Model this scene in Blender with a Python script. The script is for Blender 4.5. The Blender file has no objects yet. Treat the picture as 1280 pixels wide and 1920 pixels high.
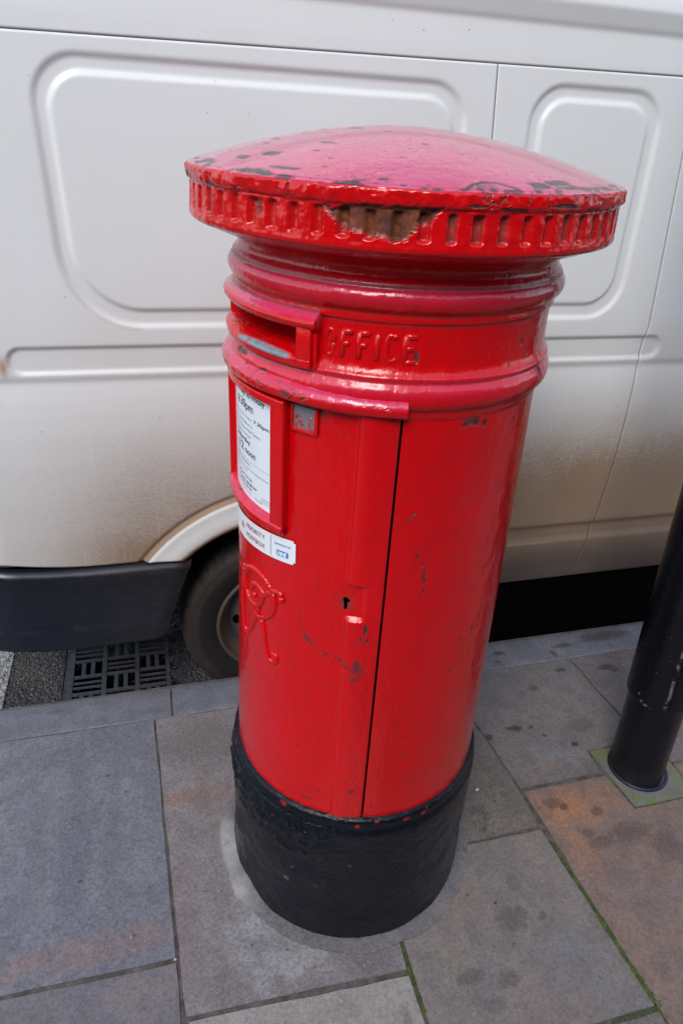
import bpy, bmesh, math, random
import numpy as np
from mathutils import Vector, Matrix
random.seed(7)
PI = math.pi
R_ = math.radians
sc = bpy.context.scene

# ------------------------------------------------------------------ camera
F_PX, PITCH, ROLL, YAW = 1293.4, 0.51768, 0.062555, 0.285013
cy_, sy_ = math.cos(YAW), math.sin(YAW)
fwd = np.array([sy_*math.cos(PITCH), cy_*math.cos(PITCH), -math.sin(PITCH)])
rgt = np.array([cy_, -sy_, 0.0]); upv = np.cross(rgt, fwd)
r2 = math.cos(ROLL)*rgt + math.sin(ROLL)*upv
u2 = -math.sin(ROLL)*rgt + math.cos(ROLL)*upv
cam = bpy.data.cameras.new('camera'); co = bpy.data.objects.new('camera', cam)
sc.collection.objects.link(co)
co.matrix_world = Matrix(((r2[0], u2[0], -fwd[0], 0), (r2[1], u2[1], -fwd[1], 0), (r2[2], u2[2], -fwd[2], 1.5), (0, 0, 0, 1)))
cam.sensor_fit = 'VERTICAL'; cam.sensor_height = 24; cam.lens = F_PX/1920*24
cam.clip_start = 0.05; cam.clip_end = 500
sc.camera = co

# ------------------------------------------------------------------ light
SUN_EL, SUN_AZ = 44.0, 236.0       # azimuth measured from +x, anticlockwise
w = bpy.data.worlds.new('World'); sc.world = w; w.use_nodes = True
nt = w.node_tree; nt.nodes.clear()
wo = nt.nodes.new('ShaderNodeOutputWorld'); bg = nt.nodes.new('ShaderNodeBackground')
sky = nt.nodes.new('ShaderNodeTexSky'); sky.sky_type = 'NISHITA'; sky.sun_disc = False
sky.sun_elevation = R_(SUN_EL); sky.sun_rotation = R_(90 - SUN_AZ)
sky.air_density = 1.0; sky.dust_density = 1.2; sky.ozone_density = 1.0
hs = nt.nodes.new('ShaderNodeHueSaturation'); hs.inputs['Saturation'].default_value = 0.62
nt.links.new(sky.outputs[0], hs.inputs['Color']); nt.links.new(hs.outputs[0], bg.inputs[0])
bg.inputs[1].default_value = 0.15
nt.links.new(bg.outputs[0], wo.inputs[0])
sl = bpy.data.lights.new('sun', 'SUN'); sl.energy = 1.0; sl.angle = R_(26); sl.color = (1.0, 0.975, 0.93)
so = bpy.data.objects.new('sun', sl); sc.collection.objects.link(so)
sd = Vector((math.cos(R_(SUN_AZ))*math.cos(R_(SUN_EL)), math.sin(R_(SUN_AZ))*math.cos(R_(SUN_EL)), math.sin(R_(SUN_EL))))
so.rotation_euler = sd.to_track_quat('Z', 'Y').to_euler()
sc.view_settings.view_transform = 'Standard'; sc.view_settings.look = 'None'
sc.view_settings.gamma = 1.0; sc.view_settings.use_curve_mapping = False
sc.view_settings.exposure = 0.93
sc.cycles.max_bounces = 6; sc.cycles.use_denoising = True

# ------------------------------------------------------------------ helpers
def tag(o, label=None, cat=None, group=None, kind=None):
    if label: o['label'] = label
    if cat: o['category'] = cat
    if group: o['group'] = group
    if kind: o['kind'] = kind
    return o

def thing(name, label, cat, loc=(0, 0, 0), group=None):
    o = bpy.data.objects.new(name, None); sc.collection.objects.link(o)
    o.location = loc; o.empty_display_size = .1
    return tag(o, label, cat, group)

def link(name, me, mat, parent=None, smooth=None):
    o = bpy.data.objects.new(name, me); sc.collection.objects.link(o)
    if mat is not None: me.materials.append(mat)
    if parent is not None: o.parent = parent
    if smooth is not None:
        me.polygons.foreach_set('use_smooth', [True]*len(me.polygons))
        if smooth < 180:
            me.set_sharp_from_angle(angle=R_(smooth))
    me.update()
    return o

def np_mesh(name, V, Fq, attrs=None, uv=None):
    me = bpy.data.meshes.new(name)
    V = np.asarray(V, np.float32); Fq = np.asarray(Fq, np.int32)
    me.vertices.add(len(V)); me.vertices.foreach_set('co', V.ravel())
    n = len(Fq); k = Fq.shape[1]
    me.loops.add(n*k); me.loops.foreach_set('vertex_index', Fq.ravel())
    me.polygons.add(n); me.polygons.foreach_set('loop_start', np.arange(0, n*k, k, dtype=np.int32))
    me.update(calc_edges=True); me.validate()
    for a, arr in (attrs or {}).items():
        at = me.attributes.new(a, 'FLOAT', 'POINT'); at.data.foreach_set('value', np.asarray(arr, np.float32).ravel())
    return me

def bm_obj(name, bm, mat, parent=None, smooth=35):
    me = bpy.data.meshes.new(name)
    bmesh.ops.recalc_face_normals(bm, faces=bm.faces)
    bm.to_mesh(me); bm.free()
    return link(name, me, mat, parent, smooth)

def hash3(i, j, k, s):
    h = (i.astype(np.int64)*374761393 + j.astype(np.int64)*668265263 + k.astype(np.int64)*2147483647 + s*1274126177) & 0xffffffff
    h = ((h ^ (h >> 13))*1274126177) & 0xffffffff
    h = ((h ^ (h >> 16))*2246822519) & 0xffffffff
    return ((h ^ (h >> 15)) & 0xffffff)/float(0xffffff)

def vn(P, scale, seed=0):
    """value noise 0..1 on (n,3) points"""
    Q = np.asarray(P, float)/scale; I = np.floor(Q).astype(np.int64); f = Q - I; f = f*f*(3-2*f)
    o = 0
    for a in (0, 1):
        for b in (0, 1):
            for c in (0, 1):
                wgt = (f[:, 0] if a else 1-f[:, 0])*(f[:, 1] if b else 1-f[:, 1])*(f[:, 2] if c else 1-f[:, 2])
                o = o + wgt*hash3(I[:, 0]+a, I[:, 1]+b, I[:, 2]+c, seed)
    return o

def fbm(P, scale, seed=0, octv=4):
    o = 0; a = .5; t = 0
    for k in range(octv):
        o = o + a*vn(P, scale/2**k, seed+17*k); t += a; a *= .55
    return o/t

def sst(x, a, b):
    t = np.clip((x-a)/(b-a), 0, 1); return t*t*(3-2*t)

# ------------------------------------------------------------------ materials
def nodes(m):
    m.use_nodes = True; t = m.node_tree
    return t, t.nodes['Principled BSDF']

def N(t, typ, **kw):
    n = t.nodes.new(typ)
    for k, v in kw.items():
        if k in n.inputs.keys() if hasattr(n.inputs, 'keys') else False: n.inputs[k].default_value = v
        else: setattr(n, k, v)
    return n

def noise(t, vec, scale, detail=4, rough=.55, dist=0):
    n = t.nodes.new('ShaderNodeTexNoise'); n.inputs['Scale'].default_value = scale
    n.inputs['Detail'].default_value = detail; n.inputs['Roughness'].default_value = rough
    n.inputs['Distortion'].default_value = dist
    if vec is not None: t.links.new(vec, n.inputs['Vector'])
    return n.outputs['Fac']

def ramp(t, fac, stops):
    r = t.nodes.new('ShaderNodeValToRGB'); e = r.color_ramp.elements
    while len(e) < len(stops): e.new(.5)
    for i, (p, c) in enumerate(stops):
        e[i].position = p; e[i].color = (c, c, c, 1) if not hasattr(c, '__len__') else (*c, 1)
    t.links.new(fac, r.inputs[0]); return r.outputs[0]

def mixc(t, fac, a, b, mode='MIX'):
    m = t.nodes.new('ShaderNodeMix'); m.data_type = 'RGBA'; m.blend_type = mode
    for sock, v in ((m.inputs[0], fac), (m.inputs[6], a), (m.inputs[7], b)):
        if isinstance(v, (int, float)): sock.default_value = v
        elif hasattr(v, '__len__'): sock.default_value = (*v, 1)
        else: t.links.new(v, sock)
    return m.outputs[2]

def math_(t, op, a, b=None, clamp=False):
    m = t.nodes.new('ShaderNodeMath'); m.operation = op; m.use_clamp = clamp
    for i, v in enumerate((a, b)):
        if v is None: continue
        if isinstance(v, (int, float)): m.inputs[i].default_value = v
        else: t.links.new(v, m.inputs[i])
    return m.outputs[0]

def attr(t, name):
    a = t.nodes.new('ShaderNodeAttribute'); a.attribute_name = name; return a.outputs['Fac']

def objco(t): return t.nodes.new('ShaderNodeTexCoord').outputs['Object']

def mapping(t, vec, scale=(1, 1, 1), loc=(0, 0, 0)):
    m = t.nodes.new('ShaderNodeMapping'); m.inputs['Scale'].default_value = scale; m.inputs['Location'].default_value = loc
    t.links.new(vec, m.inputs['Vector']); return m.outputs[0]

def bump(t, b, hs_, link_to=True):
    """hs_: list of (height socket, strength, distance)"""
    prev = None
    for h, s, d in hs_:
        n = t.nodes.new('ShaderNodeBump'); n.inputs['Strength'].default_value = s; n.inputs['Distance'].default_value = d
        t.links.new(h, n.inputs['Height'])
        if prev is not None: t.links.new(prev, n.inputs['Normal'])
        prev = n.outputs[0]
    t.links.new(prev, b.inputs['Normal'])

def simple(name, col, rough=.5, metal=0, nz=None, var=0.0, spec=.5):
    m = bpy.data.materials.new(name); t, b = nodes(m); b.inputs['Specular IOR Level'].default_value = spec
    b.inputs['Roughness'].default_value = rough; b.inputs['Metallic'].default_value = metal
    o = objco(t); f = noise(t, o, nz or 25, 5)
    dark = tuple(c*(1-var) for c in col)
    t.links.new(mixc(t, f, dark, col), b.inputs['Base Color'])
    bump(t, b, [(noise(t, o, (nz or 25)*6, 3), .15, .001)])
    return m

# red gloss paint with decades of coats: chips, smears, rust read attributes
def red_paint(name, base=(0.61, .0007, .0026), alt=(0.50, .0007, .0030)):
    m = bpy.data.materials.new(name); t, b = nodes(m); o = objco(t)
    n1 = noise(t, o, 9, 4); n2 = noise(t, o, 60, 5, .6); n3 = noise(t, o, 260, 3)
    c = mixc(t, n1, base, alt)
    c = mixc(t, ramp(t, n2, [(.58, 0), (.76, .35)]), c, (.33, .004, .012))
    c = mixc(t, ramp(t, noise(t, mapping(t, o, (1, 1, .3)), 28, 5, .7), [(.60, 0), (.72, .30)]), c, (.26, .008, .014))
    # scattered pinhead pits and fly specks
    v = t.nodes.new('ShaderNodeTexVoronoi'); v.inputs['Scale'].default_value = 55; t.links.new(o, v.inputs['Vector'])
    sp = math_(t, 'MULTIPLY', ramp(t, v.outputs['Distance'], [(.05, 1), (.10, 0)]), ramp(t, noise(t, o, 14, 2), [(.60, 0), (.66, 1)]))
    c = mixc(t, math_(t, 'MULTIPLY', sp, .75), c, (.05, .03, .028))
    fade_sheen = attr(t, 'fade_sheen')
    c = mixc(t, math_(t, 'MULTIPLY', fade_sheen, ramp(t, n1, [(.3, .55), (.7, 1)])), c, (.60, .080, .24))  # pink tone: chalky fading with sky reflection mixed into the colour
    gr = attr(t, 'grime')
    c = mixc(t, math_(t, 'MULTIPLY', gr, ramp(t, n2, [(.25, .5), (.6, 1)])), c, (.10, .035, .03))
    sc_ = attr(t, 'scuff')
    smr = noise(t, mapping(t, o, (1, 1, .6)), 150, 5, .75)
    c = mixc(t, ramp(t, math_(t, 'ADD', math_(t, 'MULTIPLY', sc_, .55), math_(t, 'MULTIPLY', smr, .9)), [(.62, 0), (1.0, .80)]), c, (.055, .018, .026))
    ru = attr(t, 'rust')
    rc = ramp(t, noise(t, o, 70, 6, .7), [(.32, (.020, .012, .014)), (.42, (.060, .018, .010)), (.54, (.15, .038, .010)), (.70, (.25, .070, .020))])
    c = mixc(t, math_(t, 'MULTIPLY', ru, .96), c, rc)
    ch = attr(t, 'chip')
    cc = ramp(t, noise(t, o, 120, 4, .7), [(.36, (.018, .008, .010)), (.55, (.060, .028, .026)), (.72, (.16, .11, .095))])
    c = mixc(t, ch, c, cc)
    mo = attr(t, 'moss')
    c = mixc(t, math_(t, 'MULTIPLY', mo, .6), c, (.07, .09, .03))
    t.links.new(c, b.inputs['Base Color'])
    rough = math_(t, 'ADD', ramp(t, n2, [(.3, .13), (.7, .27)]), math_(t, 'MULTIPLY', math_(t, 'ADD', math_(t, 'ADD', ch, ru), math_(t, 'ADD', sc_, gr)), .4), True)
    rough = math_(t, 'ADD', rough, math_(t, 'MULTIPLY', fade_sheen, .04), True)
    rough = math_(t, 'SUBTRACT', rough, math_(t, 'MULTIPLY', fade_sheen, .06), True)
    t.links.new(rough, b.inputs['Roughness'])
    b.inputs['Specular IOR Level'].default_value = .42
    t.links.new(math_(t, 'ADD', .2, math_(t, 'MULTIPLY', fade_sheen, .8), True), b.inputs['Coat Weight']); b.inputs['Coat Roughness'].default_value = .10
    bump(t, b, [(noise(t, mapping(t, o, (1, 1, .6)), 20, 4, .55), .62, .0045), (ramp(t, noise(t, mapping(t, o, (1, 1, .45)), 55, 3, .5), [(.50, 0), (.62, 1)]), .35, .0012), (noise(t, o, 110, 3, .6), .30, .0014), (n3, .22, .0006), (sp, .5, -.001), (math_(t, 'MULTIPLY', ch, 1.0), 1.0, -.0014), (noise(t, mapping(t, o, (1, 1, .25)), 300, 2), .12, .0005)])
    return m

def black_paint(name, col=(.002, .0036, .0075), lumps=1.0, rough=.13):
    m = bpy.data.materials.new(name); t, b = nodes(m); o = objco(t)
    n2 = noise(t, o, 45, 5, .65); n3 = noise(t, o, 230, 3)
    c = mixc(t, ramp(t, n2, [(.45, 0), (.75, .8)]), col, tuple(1.5*x for x in col)); b.inputs['Specular IOR Level'].default_value = .30
    v = t.nodes.new('ShaderNodeTexVoronoi'); v.inputs['Scale'].default_value = 75; t.links.new(o, v.inputs['Vector'])
    sp = math_(t, 'MULTIPLY', ramp(t, v.outputs['Distance'], [(.06, 1), (.12, 0)]), ramp(t, noise(t, o, 20, 2), [(.58, 0), (.64, 1)]))
    c = mixc(t, math_(t, 'MULTIPLY', sp, .12), c, (.22, .21, .22))
    c = mixc(t, math_(t, 'MULTIPLY', attr(t, 'scuff'), .6), c, (.014, .014, .016))
    c = mixc(t, attr(t, 'rust'), c, mixc(t, n3, (.07, .028, .015), (.16, .075, .035)))
    c = mixc(t, attr(t, 'chip'), c, mixc(t, n3, (.45, .01, .015), (.20, .02, .02)))
    c = mixc(t, attr(t, 'pale'), c, (.40, .42, .46))
    t.links.new(c, b.inputs['Base Color'])
    t.links.new(math_(t, 'ADD', ramp(t, n2, [(.3, rough), (.7, rough+.16)]), math_(t, 'MULTIPLY', attr(t, 'scuff'), .35), True), b.inputs['Roughness'])
    bump(t, b, [(noise(t, o, 32, 4, .6), .7*lumps, .005), (noise(t, o, 105, 4, .65), .75*lumps, .0028), (n3, .4, .0009)])
    return m

def stone(name, c1, c2, c3, spots=(), tints=(), speck=.3):
    """riven sandstone flag: three tones, broad tints, dark lichen mottling, fine grit"""
    m = bpy.data.materials.new(name); t, b = nodes(m); o = objco(t)
    sd_ = random.random()*9
    ow = mapping(t, o, (1, 1, 1), (sd_, sd_*.7, 0))
    big = noise(t, ow, 3.4, 5, .6, .8); bands = noise(t, mapping(t, ow, (2.6, .7, 1)), 4.5, 5, .6, .5)
    mid = noise(t, ow, 18, 7, .68, .4); fine = noise(t, o, 120, 6, .8); grit = noise(t, o, 420, 4, .85)
    c = mixc(t, ramp(t, big, [(.38, 0), (.60, 1)]), c1, c2)
    c = mixc(t, ramp(t, bands, [(.42, .0), (.62, .7)]), c, c3)
    for (x, y, rx, ry, s_, col) in tints:
        mp = t.nodes.new('ShaderNodeMapping'); mp.inputs['Location'].default_value = (-x/rx, -y/ry, 0); mp.inputs['Scale'].default_value = (1/rx, 1/ry, 0)
        t.links.new(o, mp.inputs['Vector'])
        ln = t.nodes.new('ShaderNodeVectorMath'); ln.operation = 'LENGTH'; t.links.new(mp.outputs[0], ln.inputs[0])
        d = math_(t, 'ADD', ln.outputs['Value'], math_(t, 'MULTIPLY', math_(t, 'SUBTRACT', noise(t, ow, 9, 7, .68), .5), 2.2))
        c = mixc(t, math_(t, 'MULTIPLY', ramp(t, d, [(.45, 1), (1.15, 0)]), s_), c, col)
    c = mixc(t, ramp(t, mid, [(.44, 0), (.62, .60)]), c, tuple(x*.62 for x in c1))
    c = mixc(t, ramp(t, noise(t, ow, 30, 6, .75, .3), [(.54, 0), (.70, .45)]), c, tuple(min(1, x*1.35) for x in c2))
    c = mixc(t, ramp(t, noise(t, ow, 8, 6, .75, 1.2), [(.58, 0), (.70, .40)]), c, tuple(x*.42 for x in c1))
    c = mixc(t, ramp(t, fine, [(.40, speck+.25), (.54, 0)]), c, tuple(x*.38 for x in c3))
    c = mixc(t, ramp(t, noise(t, ow, 210, 5, .8), [(.50, 0), (.62, .35)]), c, tuple(min(1, x*1.55) for x in c2))
    c = mixc(t, ramp(t, grit, [(.53, 0), (.66, speck+.12)]), c, (.34, .34, .36))
    c = mixc(t, ramp(t, noise(t, ow, 300, 4, .85), [(.36, .55), (.46, 0)]), c, tuple(x*.3 for x in c1))
    dk = None
    for (x, y, rx, ry, s) in spots:
        mp = t.nodes.new('ShaderNodeMapping'); mp.vector_type = 'POINT'
        mp.inputs['Location'].default_value = (-x/rx, -y/ry, 0); mp.inputs['Scale'].default_value = (1/rx, 1/ry, 0)
        t.links.new(o, mp.inputs['Vector'])
        ln = t.nodes.new('ShaderNodeVectorMath'); ln.operation = 'LENGTH'; t.links.new(mp.outputs[0], ln.inputs[0])
        d = math_(t, 'ADD', ln.outputs['Value'], math_(t, 'MULTIPLY', math_(t, 'SUBTRACT', noise(t, o, 70, 5, .7), .5), 1.9))
        k = math_(t, 'MULTIPLY', ramp(t, d, [(.55, 1), (1.05, 0)]), s)
        dk = k if dk is None else math_(t, 'MAXIMUM', dk, k)
    if dk is not None: c = mixc(t, dk, c, (.032, .026, .026))
    t.links.new(c, b.inputs['Base Color'])
    t.links.new(ramp(t, mid, [(.3, .50), (.7, .80)]), b.inputs['Roughness'])
    bump(t, b, [(big, .3, .012), (mid, .45, .004), (fine, .6, .0022), (grit, .4, .0008)])
    return m

M = {}
M['red'] = red_paint('red_gloss_paint')
M['red_shell'] = red_paint('red_gloss_paint_darker', (.56, .0007, .0022), (.45, .0007, .0024))  # slightly darker red for the body shell and slot throat
M['black_plinth'] = black_paint('black_plinth_paint')
M['black_post'] = black_paint('black_post_paint', (.004, .005, .008), .35, .14)
M['void'] = simple('dark_inside', (.002, .002, .002), .9, spec=.02)
M['steel'] = simple('worn_steel', (.42, .43, .46), .38, .7, 60, .35)
M['paper'] = simple('enamelled_notice', (.74, .80, .86), .22, 0, 4, .05)
M['sticker'] = simple('vinyl_sticker', (.76, .81, .86), .30, 0, 8, .05)
M['ink'] = simple('black_ink', (.018, .018, .028), .5)
M['ink_grey'] = simple('grey_ink', (.23, .25, .30), .5)
M['ink_red'] = simple('crimson_ink', (.33, .02, .07), .5)
M['ink_orange'] = simple('orange_ink', (.66, .16, .04), .5)
M['ink_blue'] = simple('blue_ink', (.004, .16, .50), .5)
M['ink_white'] = simple('white_ink', (.8, .83, .87), .5)

# ------------------------------------------------------------------ post box
BX, BY = 0.360, 1.0258
box = thing('post_box', 'red cylindrical cast iron post box with chipped domed cap and black base', 'post box', (BX, BY, 0))

def rb(z): return .2492 - (z-.37)*.01873      # barrel radius

def sphere_pts(deg, r, z):
    a = np.radians(deg); return np.c_[r*np.cos(a), r*np.sin(a), z]

def spot_mask(deg, z, P, spots, seed=3, k=1.1, soft=.25, rr=.24):
    m = np.zeros(len(deg)); nz = (fbm(P, .012, seed, 3)-.5)*2*k
    for (a, zz, wa, hz) in spots:
        if a > 71: a -= 360
        dd = np.sqrt(((deg-a)/wa)**2 + ((z-zz)/hz)**2)
        near = dd < 3
        v = 1-sst(dd[near]+nz[near]*.5, 1-soft, 1+soft)
        m[near] = np.maximum(m[near], v)
    return m

def lathe_grid(name, mat, parent, degs, prof, disp=None, attrs=None, skip=None, smooth=180, close=False):
    """prof: (r,z) list. disp(deg,z,r,P)->dr ; attrs: dict name->fn(deg,z,r,P)"""
    prof = np.array(prof, float); nd = len(degs); npf = len(prof)
    D = np.repeat(np.asarray(degs, float), npf); Rr = np.tile(prof[:, 0], nd); Z = np.tile(prof[:, 1], nd)
    P = sphere_pts(D, Rr, Z)
    dr = disp(D, Z, Rr, P) if disp else 0
    V = sphere_pts(D, Rr+dr, Z)
    i = np.arange(nd-1)[:, None]*npf; j = np.arange(npf-1)[None, :]
    a = (i+j).ravel(); Fq = np.c_[a, a+npf, a+npf+1, a+1]
    if close:
        a2 = ((nd-1)*npf + np.arange(npf-1)); b2 = np.arange(npf-1)
        Fq = np.r_[Fq, np.c_[a2, b2, b2+1, a2+1]]
    if skip:
        cd = D[Fq[:, :3:2]].mean(1); cz = Z[Fq[:, :3:2]].mean(1)
        Fq = Fq[~skip(cd, cz)]
    at = {k: f(D, Z, Rr, P) for k, f in (attrs or {}).items()}
    me = np_mesh(name, V, Fq, at)
    return link(name, me, mat, parent, smooth)

def resample(pts, step):
    out = [pts[0]]
    for p, q in zip(pts[:-1], pts[1:]):
        L = math.dist(p, q); n = max(1, int(round(L/step)))
        for k in range(1, n+1): out.append((p[0]+(q[0]-p[0])*k/n, p[1]+(q[1]-p[1])*k/n))
    return out

def smooth_prof(pts, step):
    """Catmull-Rom through (r,z)"""
    P = [pts[0]]+list(pts)+[pts[-1]]; out = [pts[0]]
    for i in range(1, len(P)-2):
        p0, p1, p2, p3 = [np.array(P[k]) for k in (i-1, i, i+1, i+2)]
        n = max(1, int(round(np.linalg.norm(p2-p1)/step)))
        for k in range(1, n+1):
            u = k/n
            out.append(tuple(.5*((2*p1)+(-p0+p2)*u+(2*p0-5*p1+4*p2-p3)*u*u+(-p0+3*p1-3*p2+p3)*u**3)))
    return out

VIS = list(np.arange(-196, -22, .42))
def degrange(a0, a1, fine=.42, coarse=3.0):
    out = []; a = a0
    while a < a1-1e-6:
        out.append(a); a += fine if -198 < a < -22 else coarse
    out.append(a1); return np.array(out)
FULL = degrange(-289, 71)

def lumps(amp, s1=.03, s2=.008, seed=1):
    return lambda D, Z, Rr, P: amp*(fbm(P, s1, seed, 3)-.5)*2 + amp*.35*(fbm(P, s2, seed+5, 2)-.5)*2

# known marks on the barrel: (angle, z, half width deg, half height m)
CHIPS = [(-79.1, 1.1518, 3.6, .0072), (-77, 1.1530, 2.0, .0055), (-72.2, 1.1477, 1.0, .007), (-95.1, 1.0181, .6, .0014), (-95.9, 1.0032, .3, .0035), (-89.5, .9323, .45, .004), (-88.4, .9075, .5, .013), (-88.1, .8826, .45, .005), (-88.9, .873, .6, .0025), (-132.6, .5222, .5, .003), (-100.5, 1.2473, .5, .009), (-101.0, 1.238, .6, .0024), (-158.9, .6599, .9, .0026), (-78.1, .9376, .4, .0015), (-61.1, .8933, .5, .0022), (-58.2, .8742, .5, .0022), (-93.7, .5972, .4, .0018), (-87.5, .5294, .5, .002), (-108.3, .8133, .55, .012), (-109.4, .7965, .7, .005), (-107.0, .7925, .4, .004), (-63.9, .7794, 3.0, .0010), (-67.4, .765, .35, .010), (-60.6, .766, .3, .009), (-96.5, 1.010, .5, .003), (-92.0, .945, .4, .004)]
SCUFF = [(-110.4, .7354, 2.9, .015), (-110.6, .7130, 2.2, .007), (-116.4, .8597, 1.8, .010), (-71.1, .6964, 1.0, .009), (-127.7, .3977, 3.0, .004), (-108, .45, 1.6, .005)]
SCAR = [(-135.8, .8035), (-133.4, .791), (-131.0, .772), (-127.6, .7580), (-123.5, .7495), (-118.2, .7430), (-114.5, .741)]
def seg_dist(D, Z, pl):
    best = np.full(len(D), 9.)
    for (a, b), (c, d) in zip(pl[:-1], pl[1:]):
        ax, ay, bx_, by_ = a*.0042, b, c*.0042, d; X = D*.0042
        t = np.clip(((X-ax)*(bx_-ax)+(Z-ay)*(by_-ay))/((bx_-ax)**2+(by_-ay)**2), 0, 1)
        best = np.minimum(best, np.hypot(X-ax-t*(bx_-ax), Z-ay-t*(by_-ay)))
    return best
def fchip(D, Z, Rr, P):
    m = spot_mask(D, Z, P, CHIPS, 3, 1.3)
    m = np.maximum(m, sst(fbm(P, .007, 91, 3)+.22*(fbm(P, .06, 92, 2)-.5), .84, .87)*.8)
    cr = 1-sst(np.abs(fbm(P*[1, 1, .5], .022, 93, 4)-.5), .003, .008)
    m = np.maximum(m, cr*sst(fbm(P, .05, 94, 2), .74, .80)*.7)
    return m
def fscuff(D, Z, Rr, P):
    m = spot_mask(D, Z, P, SCUFF, 5, 1.6, .6)
    return np.maximum(m, (1-sst(seg_dist(D, Z, SCAR)+(fbm(P, .014, 6, 3)-.5)*.020, .0020, .0130))*(.35+.55*sst(fbm(P, .006, 7, 3), .40, .62)))

body_prof = resample([(rb(z), z) for z in np.linspace(.362, 1.166, 30)], .003)
DOOR0, DOOR1 = -232.0, -103.1
lathe_grid('body', M['red_shell'], box, degrange(-102.2, 127.1), body_prof, lumps(.0009), {'chip': fchip, 'scuff': fscuff})

def strip(D, Z):
    left = np.where((Z > .832) & (Z < .893), -110.2, -116.3)
    uu = np.clip((D-left)/1.9, 0, 1); soft_n = np.sqrt(1-(1-uu)**2)*(1-.30*np.abs((D-left-6.5)/6.5)**3)
    cap = np.ones_like(D)
    for z0 in (.832, .893):
        s = sst(np.abs(Z-z0), 0, .005)
        inn = (D < -110.4) & (D > -117)
        cap = np.where(inn, np.minimum(cap, .75+.25*s), cap)
    return soft_n*cap*sst(Z, .368, .382)
def door_disp(D, Z, Rr, P):
    d = (.0100-.0062*sst(D, -113, -103.3))*strip(D, Z) + lumps(.0009, seed=4)(D, Z, Rr, P)
    d += .0006*np.exp(-((Z-.829)/.0035)**2)*sst(D, -116.6, -115.8)*(1-sst(D, -110.6, -109.9))
    d += -.0025*np.clip(1-np.hypot((D+116.4)*.0042/.010, (Z-.8574)/.012), 0, 1)      # dished keyhole
    d += -.002*sst(D, -103.7, -103.1)
    return d
def keyhole(D, Z):
    x = (D+116.3)*.00424
    return (np.hypot(x, Z-.8610) < .0052) | ((np.abs(x) < .0028) & (Z < .861) & (Z > .8465))
def fgr(D, Z, Rr, P):
    edge = np.exp(-((Z-1.160)/.012)**2)*((D > -142) & (D < -128))
    kh = np.exp(-(np.hypot((D+116.4)*.0042, Z-.857)/.012)**2)*.8
    base = np.exp(-((Z-.366)/.004)**2)*.5
    return np.clip(edge*1.0+kh+base, 0, 1)
door = lathe_grid('door', M['red'], box, degrange(DOOR0, DOOR1), body_prof, door_disp, {'chip': fchip, 'scuff': fscuff, 'grime': fgr}, skip=keyhole)
lathe_grid('gap_shade_liner', M['void'], box, degrange(-289, 71, 3, 6), [(.222, .34), (.212, 1.17)], smooth=180)  # black sheet that supplies the shade seen through door gap and keyhole
# plinth
pl_prof = smooth_prof([(.266, -.01), (.2655, .04), (.263, .12), (.2622, .22), (.2632, .29), (.2638, .325), (.2622, .340), (.2585, .347), (.2592, .355), (.2590, .362), (.2570, .369), (.2520, .373), (.2478, .3745), (.244, .376)], .003)
def pl_disp(D, Z, Rr, P):
    d = lumps(.0019, .045, .009, 9)(D, Z, Rr, P)
    rows = np.exp(-((Z-.318)/.013)**2)+.9*np.exp(-((Z-.286)/.012)**2)+.6*np.exp(-((Z-.25)/.012)**2)
    msk = sst(D, -205, -180)*(1-sst(D, -130, -104))
    d += .0048*rows*msk*sst(fbm(P, .009, 33, 2), .50, .60)
    return d
def plc(D, Z, Rr, P): return spot_mask(D, Z, P, [(-137.0, .3640, 1.3, .0030), (-83.0, .3630, 1.4, .0030), (-75, .3610, .9, .0040), (-73.2, .3680, .7, .0030), (-104.5, .3600, .7, .0024), (-178, .362, .8, .004), (-96.5, .3690, 1.2, .0018)], 8, 2.2)*.9
def plr(D, Z, Rr, P): return spot_mask(D, Z, P, [(-106.0, .2448, .8, .004), (-120.2, .1617, 1.0, .003), (-141, .254, .5, .005)], 12, 2.2, .5)*.5
def plp(D, Z, Rr, P):
    return spot_mask(D, Z, P, [(-131.9, .1899, .35, .003), (-134.5, .1484, 1.2, .005), (-131, .195, .3, .002)], 14, 1.9, .4)*.18
def pls(D, Z, Rr, P):
    return np.clip((1-sst(Z, .0, .10))*.55 + sst(fbm(P, .05, 77, 4), .50, .62)*.7*(1-sst(Z, .25, .33)), 0, 1)
lathe_grid('plinth', M['black_plinth'], box, FULL, pl_prof, pl_disp, {'chip': plc, 'rust': plr, 'pale': plp, 'scuff': pls})

# collar with both mouldings; the posting slot pierces it
col_pts = [(.2350, 1.160), (.2372, 1.166), (.2375, 1.170), (.2400, 1.1735), (.2440, 1.178), (.2472, 1.185), (.2480, 1.193), (.2472, 1.200), (.2445, 1.2055), (.2420, 1.209), (.2412, 1.212), (.2428, 1.2145), (.2424, 1.218), (.2392, 1.2215), (.2362, 1.227), (.2348, 1.234), (.2340, 1.250), (.2335, 1.270), (.2335, 1.2805), (.2342, 1.284), (.2368, 1.2865), (.2374, 1.290), (.2368, 1.2935), (.2375, 1.2965), (.2415, 1.3005), (.2455, 1.306), (.2478, 1.313), (.2474, 1.319), (.2445, 1.3245), (.2418, 1.327), (.2412, 1.330), (.2402, 1.333), (.2375, 1.336), (.2350, 1.3385), (.2340, 1.343), (.2340, 1.352)]
def slot_hole(D, Z): return (D > -198.6) & (D < -136.6) & (Z > 1.2290) & (Z < 1.2665)
def col_disp(D, Z, Rr, P):
    ring = np.exp(-((Z-1.20)/.014)**2)
    return lumps(.0008, .028, .007, 6)(D, Z, Rr, P) + ring*.0016*(fbm(P, .016, 60, 3)-.5)*(1-sst(D, -110, -90))
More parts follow.
